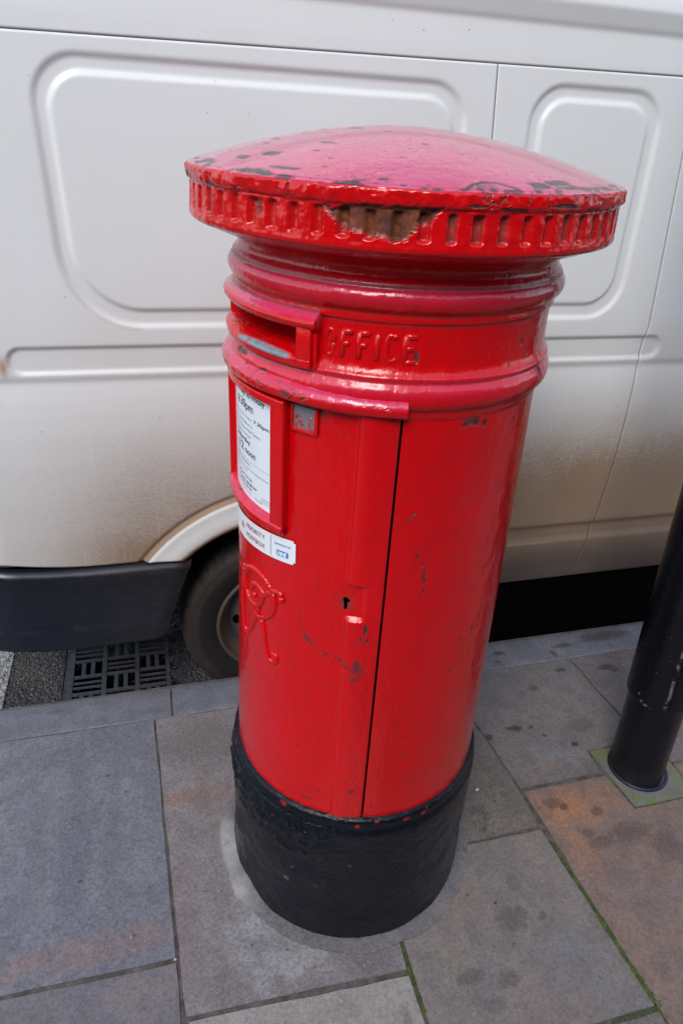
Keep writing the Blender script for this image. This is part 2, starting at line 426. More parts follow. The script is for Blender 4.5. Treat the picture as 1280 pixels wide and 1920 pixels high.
def col_chip(D, Z, Rr, P):
    m = spot_mask(D, Z, P, [(-100.4, 1.2447, .7, .007), (-101.4, 1.2375, 1.0, .0024), (-168, 1.205, 4, .003), (-152, 1.196, 3, .002), (-72, 1.3442, 1.1, .003), (-47, 1.205, 1.5, .006), (-60, 1.253, .5, .0028), (-55, 1.235, .5, .0024), (-50, 1.262, .5, .0025), (-44, 1.25, .5, .0025), (-66, 1.226, .4, .002), (-185, 1.21, 2.5, .004)], 21, 1.5)
    return m
def col_gr(D, Z, Rr, P):
    g = np.exp(-((Z-1.3300)/.0030)**2)*.8 + np.exp(-((Z-1.2955)/.0020)**2)*.5 + np.exp(-((Z-1.212)/.0016)**2)*.4 + np.exp(-((Z-1.2835)/.0016)**2)*.4
    return np.clip(g*(.5+fbm(P, .05, 40, 3)), 0, .85)
def col_fade_sheen(D, Z, Rr, P):  # upward mouldings pinked: faded paint plus painted sky reflection
    up = np.exp(-((Z-1.205)/.010)**2)*.5+np.exp(-((Z-1.323)/.010)**2)*.6
    return np.clip(up, 0, 1)*.5
lathe_grid('collar', M['red'], box, FULL, smooth_prof(col_pts, .002), col_disp, {'chip': col_chip, 'grime': col_gr, 'fade_sheen': col_fade_sheen}, skip=slot_hole)

# cap: cove, fluted band, lip, dome
band = [(.2945, 1.3745), (.2972, 1.377), (.2982, 1.3805), (.2978, 1.385)]
NFL = 63
cap_pts = smooth_prof([(.2330, 1.341), (.2345, 1.3475), (.2385, 1.353), (.2465, 1.358), (.2570, 1.3615), (.2680, 1.3645), (.2770, 1.3685), (.2840, 1.3725), (.2885, 1.3738)], .002) + smooth_prof(band, .0012) + resample([(.2978, 1.385), (.2962, 1.4215)], .0012)[1:] + smooth_prof([(.2962, 1.4215), (.2988, 1.4238), (.3003, 1.4272), (.3006, 1.4340), (.3000, 1.4385), (.2975, 1.4408), (.2940, 1.4418)], .0014)[1:]
def zd(r): return 1.4408 + .0560*(1-(r/.299)**1.8)
rs = np.concatenate([np.arange(.2915, .16, -.0022), np.arange(.16, .0, -.006), [0.0008]])
cap_pts += [(float(r), float(zd(r))) for r in rs]
RUSTPOLY = [(-126.0, 1.4178), (-124.6, 1.4195), (-123.4, 1.4153), (-122.3, 1.4179), (-120.8, 1.4217), (-116.9, 1.4217), (-112.6, 1.4233), (-108.3, 1.4232), (-104.0, 1.4235), (-100.9, 1.4237), (-101.4, 1.4179), (-103.6, 1.409), (-105.2, 1.4033), (-106.7, 1.3965), (-107.9, 1.390), (-109.8, 1.3895), (-112.1, 1.3919), (-114.3, 1.3922), (-115.4, 1.3949), (-118.8, 1.3972), (-121.1, 1.3972), (-122.4, 1.4036), (-123.6, 1.411)]
def inpoly(X, Y, poly):
    c = np.zeros(len(X), bool); n = len(poly)
    for i in range(n):
        x1, y1 = poly[i]; x2, y2 = poly[(i+1) % n]
        if y1 == y2: continue
        hit = ((y1 > Y) != (y2 > Y)) & (X < (x2-x1)*(Y-y1)/(y2-y1)+x1); c ^= hit
    return c
def on_band(Rr, Z): return (Rr > .285) & (Z < 1.4225) & (Z > 1.376)
def rustm(D, Z, Rr, P):
    dx = (fbm(P, .008, 51, 4)-.5)*3.4; dz = (fbm(P, .007, 52, 4)-.5)*.011
    m = inpoly(D+dx, Z+dz, RUSTPOLY) & (Rr > .285) & (Z < 1.4255)
    m2 = spot_mask(D, Z, P, [(-142.2, 1.4137, 1.6, .0035), (-142.0, 1.406, .7, .007)], 53, 1.4)*on_band(Rr, Z)
    return np.maximum(m.astype(float), m2)
def flute(D, Z, Rr):
    ph = ((D+92.43)/5.714); idx = np.round(ph).astype(np.int64); z0 = idx*0
    jx = (hash3(idx, z0+1, z0, 3)-.5)*.0011; jz = (hash3(idx, z0+2, z0, 4)-.5)*.0016; jw = 1+.22*(hash3(idx, z0+4, z0, 6)-.5)
    x = (ph-idx)*5.714*.0052+jx; z = Z-1.4032-jz
    hz = .0160; rad = .0066*jw; rc_ = .0042
    dd = np.hypot(np.maximum(np.abs(x)-rad+rc_, 0), np.maximum(np.abs(z)-hz+rc_, 0))/rc_
    f = 1-sst(dd, .30, 1.05)
    return f*(Rr > .285), idx
def cap_disp(D, Z, Rr, P):
    fl, idx = flute(D, Z, Rr)
    amp = .0068*(.85+.3*hash3(idx.astype(np.int64), idx.astype(np.int64)*0, idx.astype(np.int64)*0, 5))
    topsd = (Z > 1.4225)
    d = -amp*fl + lumps(.0010, .03, .006, 13)(D, Z, Rr, P)*(Rr > .05) + .0008*(fbm(P, .011, 14, 3)-.5)*2*on_band(Rr, Z)
    ru = rustm(D, Z, Rr, P); d = d - .0030*ru
    wavy = (fbm(P, .012, 71, 3)-.5)*.0058*((Z > 1.421) & (Z < 1.4405))
    return d+wavy*(1-0*D)
DC = [(-150.2, 0.2381, 2.2, 0.0052), (-158.0, 0.2573, 1.9, 0.0028), (-156.2, .2560, .8, .003), (-174.9, 0.2451, 1.1, 0.0012), (-173.1, 0.1871, 2.2, 0.0022), (-166.8, 0.207, 1.5, 0.0015), (-176.1, 0.1449, 3.0, 0.002), (-179.6, 0.1202, 4.0, 0.0022), (-157.6, 0.0918, 5.5, 0.003), (-140.7, 0.1802, 2.2, 0.0018), (-123.2, 0.1012, 3.0, 0.002), (-138.7, 0.2136, 1.0, 0.0009), (-137.2, 0.2736, 2.4, 0.0018), (-143.8, 0.2900, 2.8, 0.0032), (-140.5, 0.2915, 1.8, .0025), (-135.2, 0.2943, 1.3, 0.0020), (-128.6, 0.2606, 0.5, 0.0012), (-168.0, 0.2829, 2.9, 0.0036), (-172, .291, 1.6, .0022), (-179.7, 0.2865, 3.1, 0.0018), (-125.7, 0.2984, 0.7, 0.001), (-121.5, 0.2974, 1.5, 0.0022), (-118.8, 0.2965, 1.3, 0.0024), (-100.8, 0.1606, 0.9, 0.0012), (-104.7, 0.2956, 0.8, 0.0016), (-102.3, 0.2964, 1.0, 0.0016), (-76.8, 0.2791, 1.8, 0.0040), (-69.8, 0.2719, 2.4, 0.0042), (-67.3, 0.2844, 2.6, 0.0024), (-59.6, 0.287, 3.0, 0.0022), (-52, .2888, 3.0, .0016), (-44.8, 0.2855, 3.2, 0.0018), (-113.5, .2812, .7, .0016), (-96.5, .2938, .8, .0013), (-109, .291, .5, .0009), (-130, .235, .4, .0008), (-110, .215, .5, .0008)]
ARC = [(-96.5, .2952), (-95.2, .2880), (-93.5, .2800), (-91.2, .2744), (-88.5, .2742), (-86.2, .2790), (-84.4, .2870), (-83.3, .2950)]
ARC2 = [(-72.5, .2715), (-69.5, .2695), (-66.5, .2770), (-63.5, .2855), (-58.5, .2868), (-54, .2895)]
def polyd(D, Rr, pl):
    best = np.full(len(D), 9.)
    for (a, b), (c, d) in zip(pl[:-1], pl[1:]):
        ax, ay, bx_, by_ = a*.0048, b, c*.0048, d
        X, Y = D*.0048, Rr
        t = np.clip(((X-ax)*(bx_-ax)+(Y-ay)*(by_-ay))/((bx_-ax)**2+(by_-ay)**2), 0, 1)
        best = np.minimum(best, np.hypot(X-ax-t*(bx_-ax), Y-ay-t*(by_-ay)))
    return best
def cap_chip(D, Z, Rr, P):
    top = Z > 1.4402
    m = spot_mask(D, Rr, P, [(a_, r_, w_*1.7, h_*1.9) for a_, r_, w_, h_ in DC], 23, 1.7, .22)*top
    jn = (fbm(P, .006, 81, 3)-.5)*.0045
    for a in (ARC, ARC2): m = np.maximum(m, (1-sst(polyd(D, Rr, a)+jn, .0014, .0030))*top)
    # crazed lip: broken dark cracks along the drip edge
    lip = (Z > 1.4215) & (Rr > .292)
    cr = 1-sst(np.abs(fbm(P*[1, 1, .6], .028, 83, 4)-.5), .006, .016)
    reg = sst(fbm(P, .07, 84, 2), .40, .52)
    reg = np.maximum(reg, sst(D, -100, -88)*.9)
    m = np.maximum(m, cr*reg*lip*.85)
    m = np.maximum(m, spot_mask(D, Z, P, [(-72.0, 1.4285, 4.4, .0018), (-93.7, 1.4270, 2.0, .0012), (-92.9, 1.4205, 1.4, .0010), (-176.5, 1.4286, 2.2, .005), (-158.4, 1.4238, 2.2, .0022), (-85, 1.4245, 3.2, .0016), (-80.3, 1.3885, .8, .0022)], 24, 1.4)*lip)
    # paint torn edge of the rust patch
    ru = rustm(D, Z, Rr, P)
    m = np.maximum(m, ((inpoly(D+(fbm(P, .010, 51, 3)-.5)*2.2, Z+(fbm(P, .008, 52, 3)-.5)*.007+.0018, RUSTPOLY)) & (ru < .5) & (Rr > .285) & (Z < 1.426))*.45)
    m = np.maximum(m, (inpoly(D, Z, [(-104, 1.4185), (-101, 1.4235), (-104.6, 1.4235), (-105.8, 1.404)]))*1.0*(Rr > .285))
    m = np.maximum(m, top*sst(fbm(P*[1, 1, 3], .005, 85, 2)+.25*(fbm(P, .08, 86, 2)-.5), .84, .88)*.6)
    er = sst(Rr, .272, .294)*top*sst(fbm(P, .014, 87, 4)+.10*(fbm(P, .09, 88, 2)-.5), .615, .66)
    m = np.maximum(m, er*sst(fbm(P, .10, 89, 2), .38, .5)*.9)
    return m
def cap_grime(D, Z, Rr, P):
    fl, idx = flute(D, Z, Rr); q = hash3(idx.astype(np.int64), idx.astype(np.int64)*0+3, idx.astype(np.int64)*0, 9)
    g = fl*(.25+.75*(q > .45))*(.5+.6*fbm(P, .012, 44, 2))
    return np.clip(g, 0, .9)
def cap_fade_sheen(D, Z, Rr, P): return np.where(Z > 1.4395, .75, 0.0)*sst(Z, 1.4395, 1.4412)*(.92+.4*(fbm(P, .09, 45, 3)-.5))  # dome pink stands for chalked paint and reflected sky together
def cap_moss(D, Z, Rr, P): return spot_mask(D, Rr, P, [(-113.0, .2808, .9, .0022), (-100.4, .2476, .45, .0016), (-101.5, .2603, .45, .0016), (-98.6, .2836, .5, .0016), (-156.8, .259, .7, .0022), (-144.5, .2895, 1.2, .0014), (-136.3, .2738, .8, .0014), (-141, .292, .8, .0015)], 25, 1.2)*(Z > 1.4402)*.8
cap_o = lathe_grid('cap', M['red'], box, FULL, cap_pts, cap_disp, {'chip': cap_chip, 'rust': rustm, 'grime': cap_grime, 'fade_sheen': cap_fade_sheen, 'moss': cap_moss})

# wrapped solids ----------------------------------------------------------
def wrap_bm(bm, attrs_fn=None):
    for v in bm.verts:
        a, z, r = v.co.x, v.co.y, v.co.z
        v.co = (r*math.cos(R_(a)), r*math.sin(R_(a)), z)

def wbox(bm, a0, a1, z0, z1, r0, r1, bev=.0012, seg=2):
    """box in (deg, z, r); bevelled in metric space then handed back in degrees"""
    K = .0042
    res = bmesh.ops.create_cube(bm, size=1)
    vs = res['verts']
    for v in vs:
        v.co = ((a0 if v.co.x < 0 else a1)*K, z0 if v.co.y < 0 else z1, r0 if v.co.z < 0 else r1)
    es = list({e for v in vs for e in v.link_edges})
    if bev:
        bmesh.ops.bevel(bm, geom=es, offset=bev, segments=seg, affect='EDGES', profile=.6)
    fs = set(bm.faces)
    return K

def finish_wrap(bm, K=.0042, maxdeg=2.0):
    """cut along angle so long pieces bend with the barrel"""
    xs = [v.co.x for v in bm.verts]; lo, hi = min(xs), max(xs)
    n = int((hi-lo)/(maxdeg*K))
    for i in range(1, n+1):
        x = lo+(hi-lo)*i/(n+1)
        bmesh.ops.bisect_plane(bm, geom=bm.verts[:]+bm.edges[:]+bm.faces[:], plane_co=(x, 0, 0), plane_no=(1, 0, 0))
    for v in bm.verts: v.co.x /= K
    wrap_bm(bm)

def sweep(name, mat, parent, poly, a0, a1, attrs=None, disp=None, bevend=True, seed=0, step=.8):
    """closed (r,z) polygon swept round the barrel with drawn-in ends"""
    poly = np.array(poly, float); n = len(poly); c = poly.mean(0)
    degs = np.arange(a0, a1+1e-6, (a1-a0)/max(1, int((a1-a0)/step)))
    rows = []
    if bevend: rows.append((degs[0], .82))
    for i, d in enumerate(degs):
        rows.append((d if not (bevend and i in (0, len(degs)-1)) else d+(.25 if i == 0 else -.25), 1.0))
    if bevend: rows.append((degs[-1], .82))
    V = []; 
    for d, s in rows:
        q = c+(poly-c)*s
        V.append(np.c_[np.full(n, d), q])
    A = np.vstack(V); D, Rr, Z = A[:, 0], A[:, 1], A[:, 2]
    P = sphere_pts(D, Rr, Z)
    dr = disp(D, Z, Rr, P) if disp else 0
    P2 = sphere_pts(D, Rr+dr, Z+(dr*.6 if disp else 0))
    m = len(rows); i = np.arange(m-1)[:, None]*n; j = np.arange(n)[None, :]; jn = (j+1) % n
    Fq = np.stack([(i+j), (i+jn), (i+n+jn), (i+n+j)], -1).reshape(-1, 4)
    at = {k: f(D, Z, Rr, P) for k, f in (attrs or {}).items()}
    me = np_mesh(name, P2, Fq, at)
    bm = bmesh.new(); bm.from_mesh(me); bm.verts.ensure_lookup_table()
    bm.faces.new([bm.verts[k] for k in range(n)]); bm.faces.new([bm.verts[(m-1)*n+k] for k in range(n)][::-1])
    bmesh.ops.recalc_face_normals(bm, faces=bm.faces); bm.to_mesh(me); bm.free()
    return link(name, me, mat, parent, 50)

def closed_smooth(pts, step=.002):
    P = list(pts); n = len(P); out = []
    for i in range(n):
        p0, p1, p2, p3 = [np.array(P[(i+k) % n]) for k in (-1, 0, 1, 2)]
        m = max(1, int(round(np.linalg.norm(p2-p1)/step)))
        for k in range(m):
            u = k/m; out.append(tuple(.5*((2*p1)+(-p0+p2)*u+(2*p0-5*p1+4*p2-p3)*u*u+(-p0+3*p1-3*p2+p3)*u**3)))
    return out
lump2 = lambda D, Z, Rr, P: .0009*(fbm(P, .014, 31, 3)-.5)*2
hood_ch = lambda D, Z, Rr, P: np.maximum(sst(fbm(P, .016, 61, 4), .66, .72)*.85, (1-sst(np.abs(fbm(P, .05, 62, 3)-.5), .004, .01))*.5)
sweep('door_hood', M['red'], box, closed_smooth([(.233, 1.1665), (.2440, 1.1660), (.2520, 1.1680), (.2548, 1.1730), (.2555, 1.1790), (.2530, 1.1850), (.2480, 1.1895), (.238, 1.193)]), -232.6, -101.6, {'chip': hood_ch, 'fade_sheen': lambda D, Z, Rr, P: sst(Z, 1.177, 1.186)*.5}, lambda D, Z, Rr, P: lump2(D, Z, Rr, P)+.0045*sst(-D, 108, 150)*(Rr > .24))  # upper side tinted pink for fading and sky sheen
sweep('slot_hood', M['red'], box, closed_smooth([(.231, 1.2665), (.2490, 1.2668), (.2508, 1.2690), (.2535, 1.2715), (.2550, 1.2745), (.2545, 1.2780), (.2515, 1.2815), (.2460, 1.2855), (.2400, 1.2900), (.231, 1.2915)]), -204.5, -130.6, {'chip': lambda D, Z, Rr, P: np.maximum(sst(fbm(P, .012, 63, 4), .70, .75)*.8, np.exp(-((Z-1.2665)/.0012)**2)*(D > -175)*(D < -155)), 'fade_sheen': lambda D, Z, Rr, P: sst(Z, 1.279, 1.283)*.55, 'grime': lambda D, Z, Rr, P: np.exp(-((Z-1.290)/.002)**2)*.8}, lump2)  # hood top pinked, part fading and part painted sheen
# slot surround: two jambs with a stepped outer margin, and a sill
fr = None
bm = bmesh.new()
wbox(bm, -137.4, -132.2, 1.2175, 1.2700, .229, .2506, .0016); wbox(bm, -132.6, -130.9, 1.2160, 1.2700, .229, .2448, .0014)
wbox(bm, -202.8, -197.6, 1.2175, 1.2700, .229, .2506, .0016); wbox(bm, -204.1, -202.4, 1.2160, 1.2700, .229, .2448, .0014)
wbox(bm, -203.0, -132.2, 1.2165, 1.2288, .229, .2512, .0030, 3)
finish_wrap(bm)
fr = bm_obj('slot_surround', bm, M['red'], box, 40)
bm = bmesh.new()
# throat: floor sloping up inward, ceiling, cheeks and back wall
def quadstrip(bm, ra, za, rb_, zb, a0, a1, n=40):
    prev = None
    for i in range(n+1):
        a = R_(a0+(a1-a0)*i/n)
        p = bm.verts.new((ra*math.cos(a), ra*math.sin(a), za)); q = bm.verts.new((rb_*math.cos(a), rb_*math.sin(a), zb))
        if prev: bm.faces.new((prev[0], p, q, prev[1]))
        prev = (p, q)
quadstrip(bm, .2440, 1.2666, .175, 1.2660, -198.5, -136.6)
quadstrip(bm, .175, 1.2660, .175, 1.240, -198.5, -136.6)
for a in (-137.2, -197.8):
    ca, sa = math.cos(R_(a)), math.sin(R_(a))
    vs = [bm.verts.new((r*ca, r*sa, z)) for r, z in ((.249, 1.222), (.175, 1.236), (.175, 1.268), (.249, 1.268))]
    bm.faces.new(vs)
bm_obj('slot_throat', bm, M['red_shell'], box, 30)
def fl_metal(D, Z, Rr, P):
    u = (D+163)/15.0
    return sst((Rr-.2445+.0075*(1-u*u)*0), 0, .0006)*(np.abs(u) < 1)*sst(fbm(P, .02, 66, 3)+.35*(1-u*u)+(Rr-.246)*30, .62, .70)
nf = 90; degs = np.linspace(-198, -137, nf)
prof_f = [(.2522, 1.2245), (.2528, 1.2270), (.2515, 1.2292), (.2480, 1.2308), (.2440, 1.2322), (.2390, 1.2335), (.230, 1.2355), (.215, 1.2385), (.195, 1.242), (.172, 1.246)]
def floor_metal(D, Z, Rr, P):
    u = (D+152.5)/13.5
    return np.clip(sst(Rr, .2400+.006*u*u, .2450+.006*u*u)*sst(1.05-np.abs(u), 0, .2)*sst(fbm(P, .012, 66, 3), .20, .42), 0, 1)
m_ = red_paint('red_paint_worn_to_metal'); t_, b_ = nodes(m_)
old = b_.inputs['Base Color'].links[0].from_socket
t_.links.new(mixc(t_, attr(t_, 'metal'), old, mixc(t_, noise(t_, objco(t_), 140, 3), (.10, .12, .15), (.32, .36, .41))), b_.inputs['Base Color'])
lathe_grid('slot_floor', m_, box, degs, resample(prof_f, .0015), lambda D, Z, Rr, P: .0006*(fbm(P, .02, 3, 3)-.5), {'metal': floor_metal, 'chip': lambda D, Z, Rr, P: sst(fbm(P, .012, 67, 4), .72, .76)*.6, 'scuff': lambda D, Z, Rr, P: sst(fbm(P, .02, 68, 3), .58, .66)*.5*(Rr < .247)})

# notice frame and plate
bm = bmesh.new()
wbox(bm, -147.4, -141.4, .9500, 1.1630, .2315, .2520, .0030, 3)
wbox(bm, -193.6, -187.6, .9500, 1.1630, .2315, .2520, .0030, 3)
wbox(bm, -193.4, -141.6, 1.1510, 1.1640, .2315, .2526, .0034, 3)
finish_wrap(bm)
nframe = bm_obj('notice_frame', bm, M['red'], box, 40)
sweep('frame_sill', M['red'], nframe, closed_smooth([(.233, .9490), (.2470, .9490), (.2515, .9515), (.2538, .9570), (.2532, .9630), (.2490, .9675), (.2440, .9690), (.233, .970)]), -193.6, -141.4, {'fade_sheen': lambda D, Z, Rr, P: sst(Z, .960, .966)*.3, 'chip': lambda D, Z, Rr, P: sst(fbm(P, .01, 69, 3), .76, .80)*.7}, lump2)  # sill top tinted slightly, fading with sky sheen painted in
plate_r = .2405
bm = bmesh.new(); wbox(bm, -187.9, -147.2, .962, 1.157, .2372, plate_r, 0); finish_wrap(bm)
plate = bm_obj('notice_plate', bm, M['paper'], box, 40)
bm = bmesh.new(); wbox(bm, -187.8, -147.3, .9605, 1.1575, .236, .2386, 0); finish_wrap(bm)
bm_obj('notice_gasket', bm, simple('black_gasket', (.01, .01, .014), .6), box, 40)

def text_mesh(s, bold=0.0, italic=0.0, spacing=1.0):
    cu = bpy.data.curves.new('txt', 'FONT'); cu.body = s; cu.size = 1; cu.offset = bold; cu.shear = italic
    cu.space_character = spacing; cu.resolution_u = 3
    ob = bpy.data.objects.new('txt', cu); sc.collection.objects.link(ob)
    bpy.context.view_layer.update()
    me = bpy.data.meshes.new_from_object(ob.evaluated_get(bpy.context.evaluated_depsgraph_get()))
    bpy.data.objects.remove(ob); bpy.data.curves.remove(cu)
    return me
def wtext(s, a0, z0, h, a1, r, mat, parent, bold=0.0, italic=0.0, spacing=1.0, name='printed_text'):
    """line of print from angle a0 to a1, baseline z0, capital height h (Bfont caps are ~0.73 of size)"""
    me = text_mesh(s, bold, italic, spacing); n = len(me.vertices)
    c = np.empty(n*3, np.float32); me.vertices.foreach_get('co', c); c = c.reshape(-1, 3)
    x0, x1 = c[:, 0].min(), c[:, 0].max()
    A = a0+(c[:, 0]-x0)/(x1-x0)*(a1-a0); Z = z0+c[:, 1]*h/.73
    V = sphere_pts(A, np.full(n, r), Z).astype(np.float32); me.vertices.foreach_set('co', V.ravel()); me.materials.clear()
    o = link(name, me, mat, parent); return o
def wline(a0, a1, z0, z1, r, mat, parent, name='printed_rule'):
    bm = bmesh.new(); n = max(2, int(abs(a1-a0)/1.2)+1); pr = None
    for i in range(n+1):
        a = R_(a0+(a1-a0)*i/n)
        p = (bm.verts.new((r*math.cos(a), r*math.sin(a), z0)), bm.verts.new((r*math.cos(a), r*math.sin(a), z1)))
        if pr: bm.faces.new((pr[0], p[0], p[1], pr[1]))
        pr = p
    return bm_obj(name, bm, mat, parent, 180)
tr_ = plate_r+.0005
wtext('Monday to Friday', -178.2, 1.1372, .0098, -153.0, tr_, M['ink'], plate, .006)
wtext('6.30pm', -175.6, 1.1170, .0140, -160.6, tr_, M['ink'], plate, .004)
wtext('The last collection is made at', -178.5, 1.1030, .0048, -161.5, tr_, M['ink_grey'], plate)
wtext('7.30pm', -160.0, 1.1030, .0062, -150.4, tr_, M['ink'], plate, .008)
wtext('from the Postbox at', -178.5, 1.0925, .0048, -161.2, tr_, M['ink_grey'], plate)
wtext('Mount Pleasant Mail Centre,', -178.5, 1.0830, .0048, -155.4, tr_, M['ink_grey'], plate)
wtext('Rosebery Avenue', -178.5, 1.0740, .0048, -162.6, tr_, M['ink_grey'], plate)
wtext('Saturday', -177.2, 1.0620, .0086, -163.0, tr_, M['ink'], plate, .004)
wtext('12', -174.6, 1.0440, .0140, -169.4, tr_, M['ink'], plate, .004)
wtext('noon', -167.6, 1.0440, .0120, -159.0, tr_, M['ink'], plate, .004)
wline(-178.5, -149.0, 1.0345, 1.0351, tr_, M['ink_grey'], plate)
wtext('Other Collections', -178.5, 1.0270, .0048, -163.4, tr_, M['ink_grey'], plate, .006)
wtext('A later collection may be made from other postboxes in this area', -178.5, 1.0195, .0034, -150.6, tr_, M['ink_grey'], plate)
wtext('For your nearest', -178.5, 1.0135, .0034, -166.0, tr_, M['ink_grey'], plate)
wtext('03457 740 740', -172.6, 1.0010, .0050, -162.0, tr_, M['ink_grey'], plate, .01)
wtext('www.royalmail.com', -172.6, .9930, .0052, -158.4, tr_, M['ink'], plate, .008)
wtext('03456 000 606', -172.6, .9855, .0050, -162.0, tr_, M['ink_grey'], plate, .01)
wtext('Textphone users only', -172.6, .9790, .0034, -162.6, tr_, M['ink_grey'], plate)
wtext('Royal Mail', -159.5, .9770, .0034, -154.6, tr_, M['ink_grey'], plate)
for zz in (1.0030, .9950, .9875): wline(-175.0, -173.7, zz-.0012, zz+.0022, tr_, M['ink_grey'], plate, 'printed_icon')
wline(-154.9, -147.9, .9810, .9885, tr_, M['ink_grey'], plate, 'printed_box')
wline(-154.5, -148.0, .9818, .9877, tr_+.0004, M['ink_white'], plate, 'printed_box_fill')
wtext('EC1R 1085', -153.9, .9830, .0036, -148.6, tr_+.0008, M['ink_grey'], plate)

# priority sticker
rs_ = rb(.92)+.0022
bm = bmesh.new(); K = .0042
res = bmesh.ops.create_grid(bm, x_segments=1, y_segments=1, size=.5)
for v in bm.verts: v.co = ((-198.2 if v.co.x < 0 else -136.9)*K, .8997 if v.co.y < 0 else .9427, rs_)
bmesh.ops.bevel(bm, geom=bm.verts[:], offset=.004, segments=4, affect='VERTICES')
finish_wrap(bm, K, 1.5)
stk = bm_obj('sticker', bm, M['sticker'], box, 180)
ts = rs_+.0007
wtext('PRIORITY', -166.9, .9257, .0090, -152.6, ts, M['ink_red'], stk)
wtext('POSTBOX', -166.9, .9086, .0092, -152.6, ts, M['ink_red'], stk)
wline(-149.25, -149.0, .9030, .9395, ts, M['ink_grey'], stk)
wtext('SUPPORTING THE', -147.2, .9277, .0036, -139.2, ts, M['ink_blue'], stk, .012)
wline(-145.8, -140.2, .9088, .9190, ts, M['ink_blue'], stk, 'printed_box')
wtext('NHS', -145.3, .9103, .0074, -140.7, ts+.0004, M['ink_white'], stk, .05, .25, .95)
bm = bmesh.new()
for (a, z) in [(-173.3, .9085), (-169.4, .9085), (-169.4, .9095), (-170.0, .9125), (-169.4, .9145), (-173.3, .9145), (-172.7, .9120), (-173.3, .9095)]:
    bm.verts.new((ts*math.cos(R_(a)), ts*math.sin(R_(a)), z+.0095))
bm.faces.new(bm.verts[:]); bm_obj('printed_emblem', bm, M['ink_orange'], stk, 180)
bm = bmesh.new()
for (a, z) in [(-172.3, .9165), (-172.6, .9195), (-171.9, .9180), (-171.4, .9205), (-170.9, .9180), (-170.2, .9195), (-170.5, .9165)]:
    bm.verts.new((ts*math.cos(R_(a)), ts*math.sin(R_(a)), z+.0095))
bm.faces.new(bm.verts[:]); bm_obj('printed_crown', bm, M['ink_orange'], stk, 180)

def tilt_wrap(o, k=.0005, piv=-137.0):
    for v in o.data.vertices:
        d_ = math.degrees(math.atan2(v.co.y, v.co.x)); d_ = d_-360 if d_ > 71 else d_
        v.co.z += k*(d_-piv)
for q_ in [stk]+list(stk.children): tilt_wrap(q_)

# tablet holder beside the notice
rr0 = rb(1.145)
bm = bmesh.new()
wbox(bm, -140.6, -139.7, 1.1235, 1.1600, rr0-.003, rr0+.0062, .0010)
wbox(bm, -131.3, -130.0, 1.1235, 1.1600, rr0-.003, rr0+.0062, .0012)
wbox(bm, -140.4, -130.2, 1.1220, 1.1262, rr0-.003, rr0+.0062, .0012)
finish_wrap(bm); th_ = bm_obj('tablet_holder', bm, M['red'], box, 40)
bm = bmesh.new(); wbox(bm, -139.8, -131.2, 1.1258, 1.1590, rr0-.002, rr0+.0028, .0004, 1); finish_wrap(bm)
m2 = bpy.data.materials.new('tablet_metal'); t, b = nodes(m2); o_ = objco(t)
fc = ramp(t, noise(t, o_, 170, 4, .75), [(.50, 0), (.56, 1)])
z_ = t.nodes.new('ShaderNodeSeparateXYZ'); t.links.new(o_, z_.inputs[0])
mk = math_(t, 'MULTIPLY', fc, ramp(t, math_(t, 'SUBTRACT', 1.152, z_.outputs[2]), [(0, 0), (.012, 1)]))
t.links.new(mixc(t, mk, (.20, .215, .235), (.55, .01, .02)), b.inputs['Base Color']); b.inputs['Roughness'].default_value = .38; b.inputs['Metallic'].default_value = .3
tab = bm_obj('tablet', bm, m2, box, 40)
def wrivet(a, z, r, rad, mat, parent, name='rivet', h=.0012):
    bm = bmesh.new(); bmesh.ops.create_uvsphere(bm, u_segments=12, v_segments=8, radius=rad)
    for v in bm.verts: v.co.z *= h/rad
    o = bm_obj(name, bm, mat, parent, 180)
    o.matrix_local = Matrix.Translation((r*math.cos(R_(a)), r*math.sin(R_(a)), z)) @ Vector((math.cos(R_(a)), math.sin(R_(a)), 0)).to_track_quat('Z', 'Y').to_matrix().to_4x4()
    return o
wrivet(-138.4, 1.1435, rr0+.0028, .0028, simple('rusty_rivet', (.10, .06, .045), .7), tab)
wrivet(-132.8, 1.1450, rr0+.0028, .0026, simple('dull_rivet', (.20, .20, .20), .5), tab)

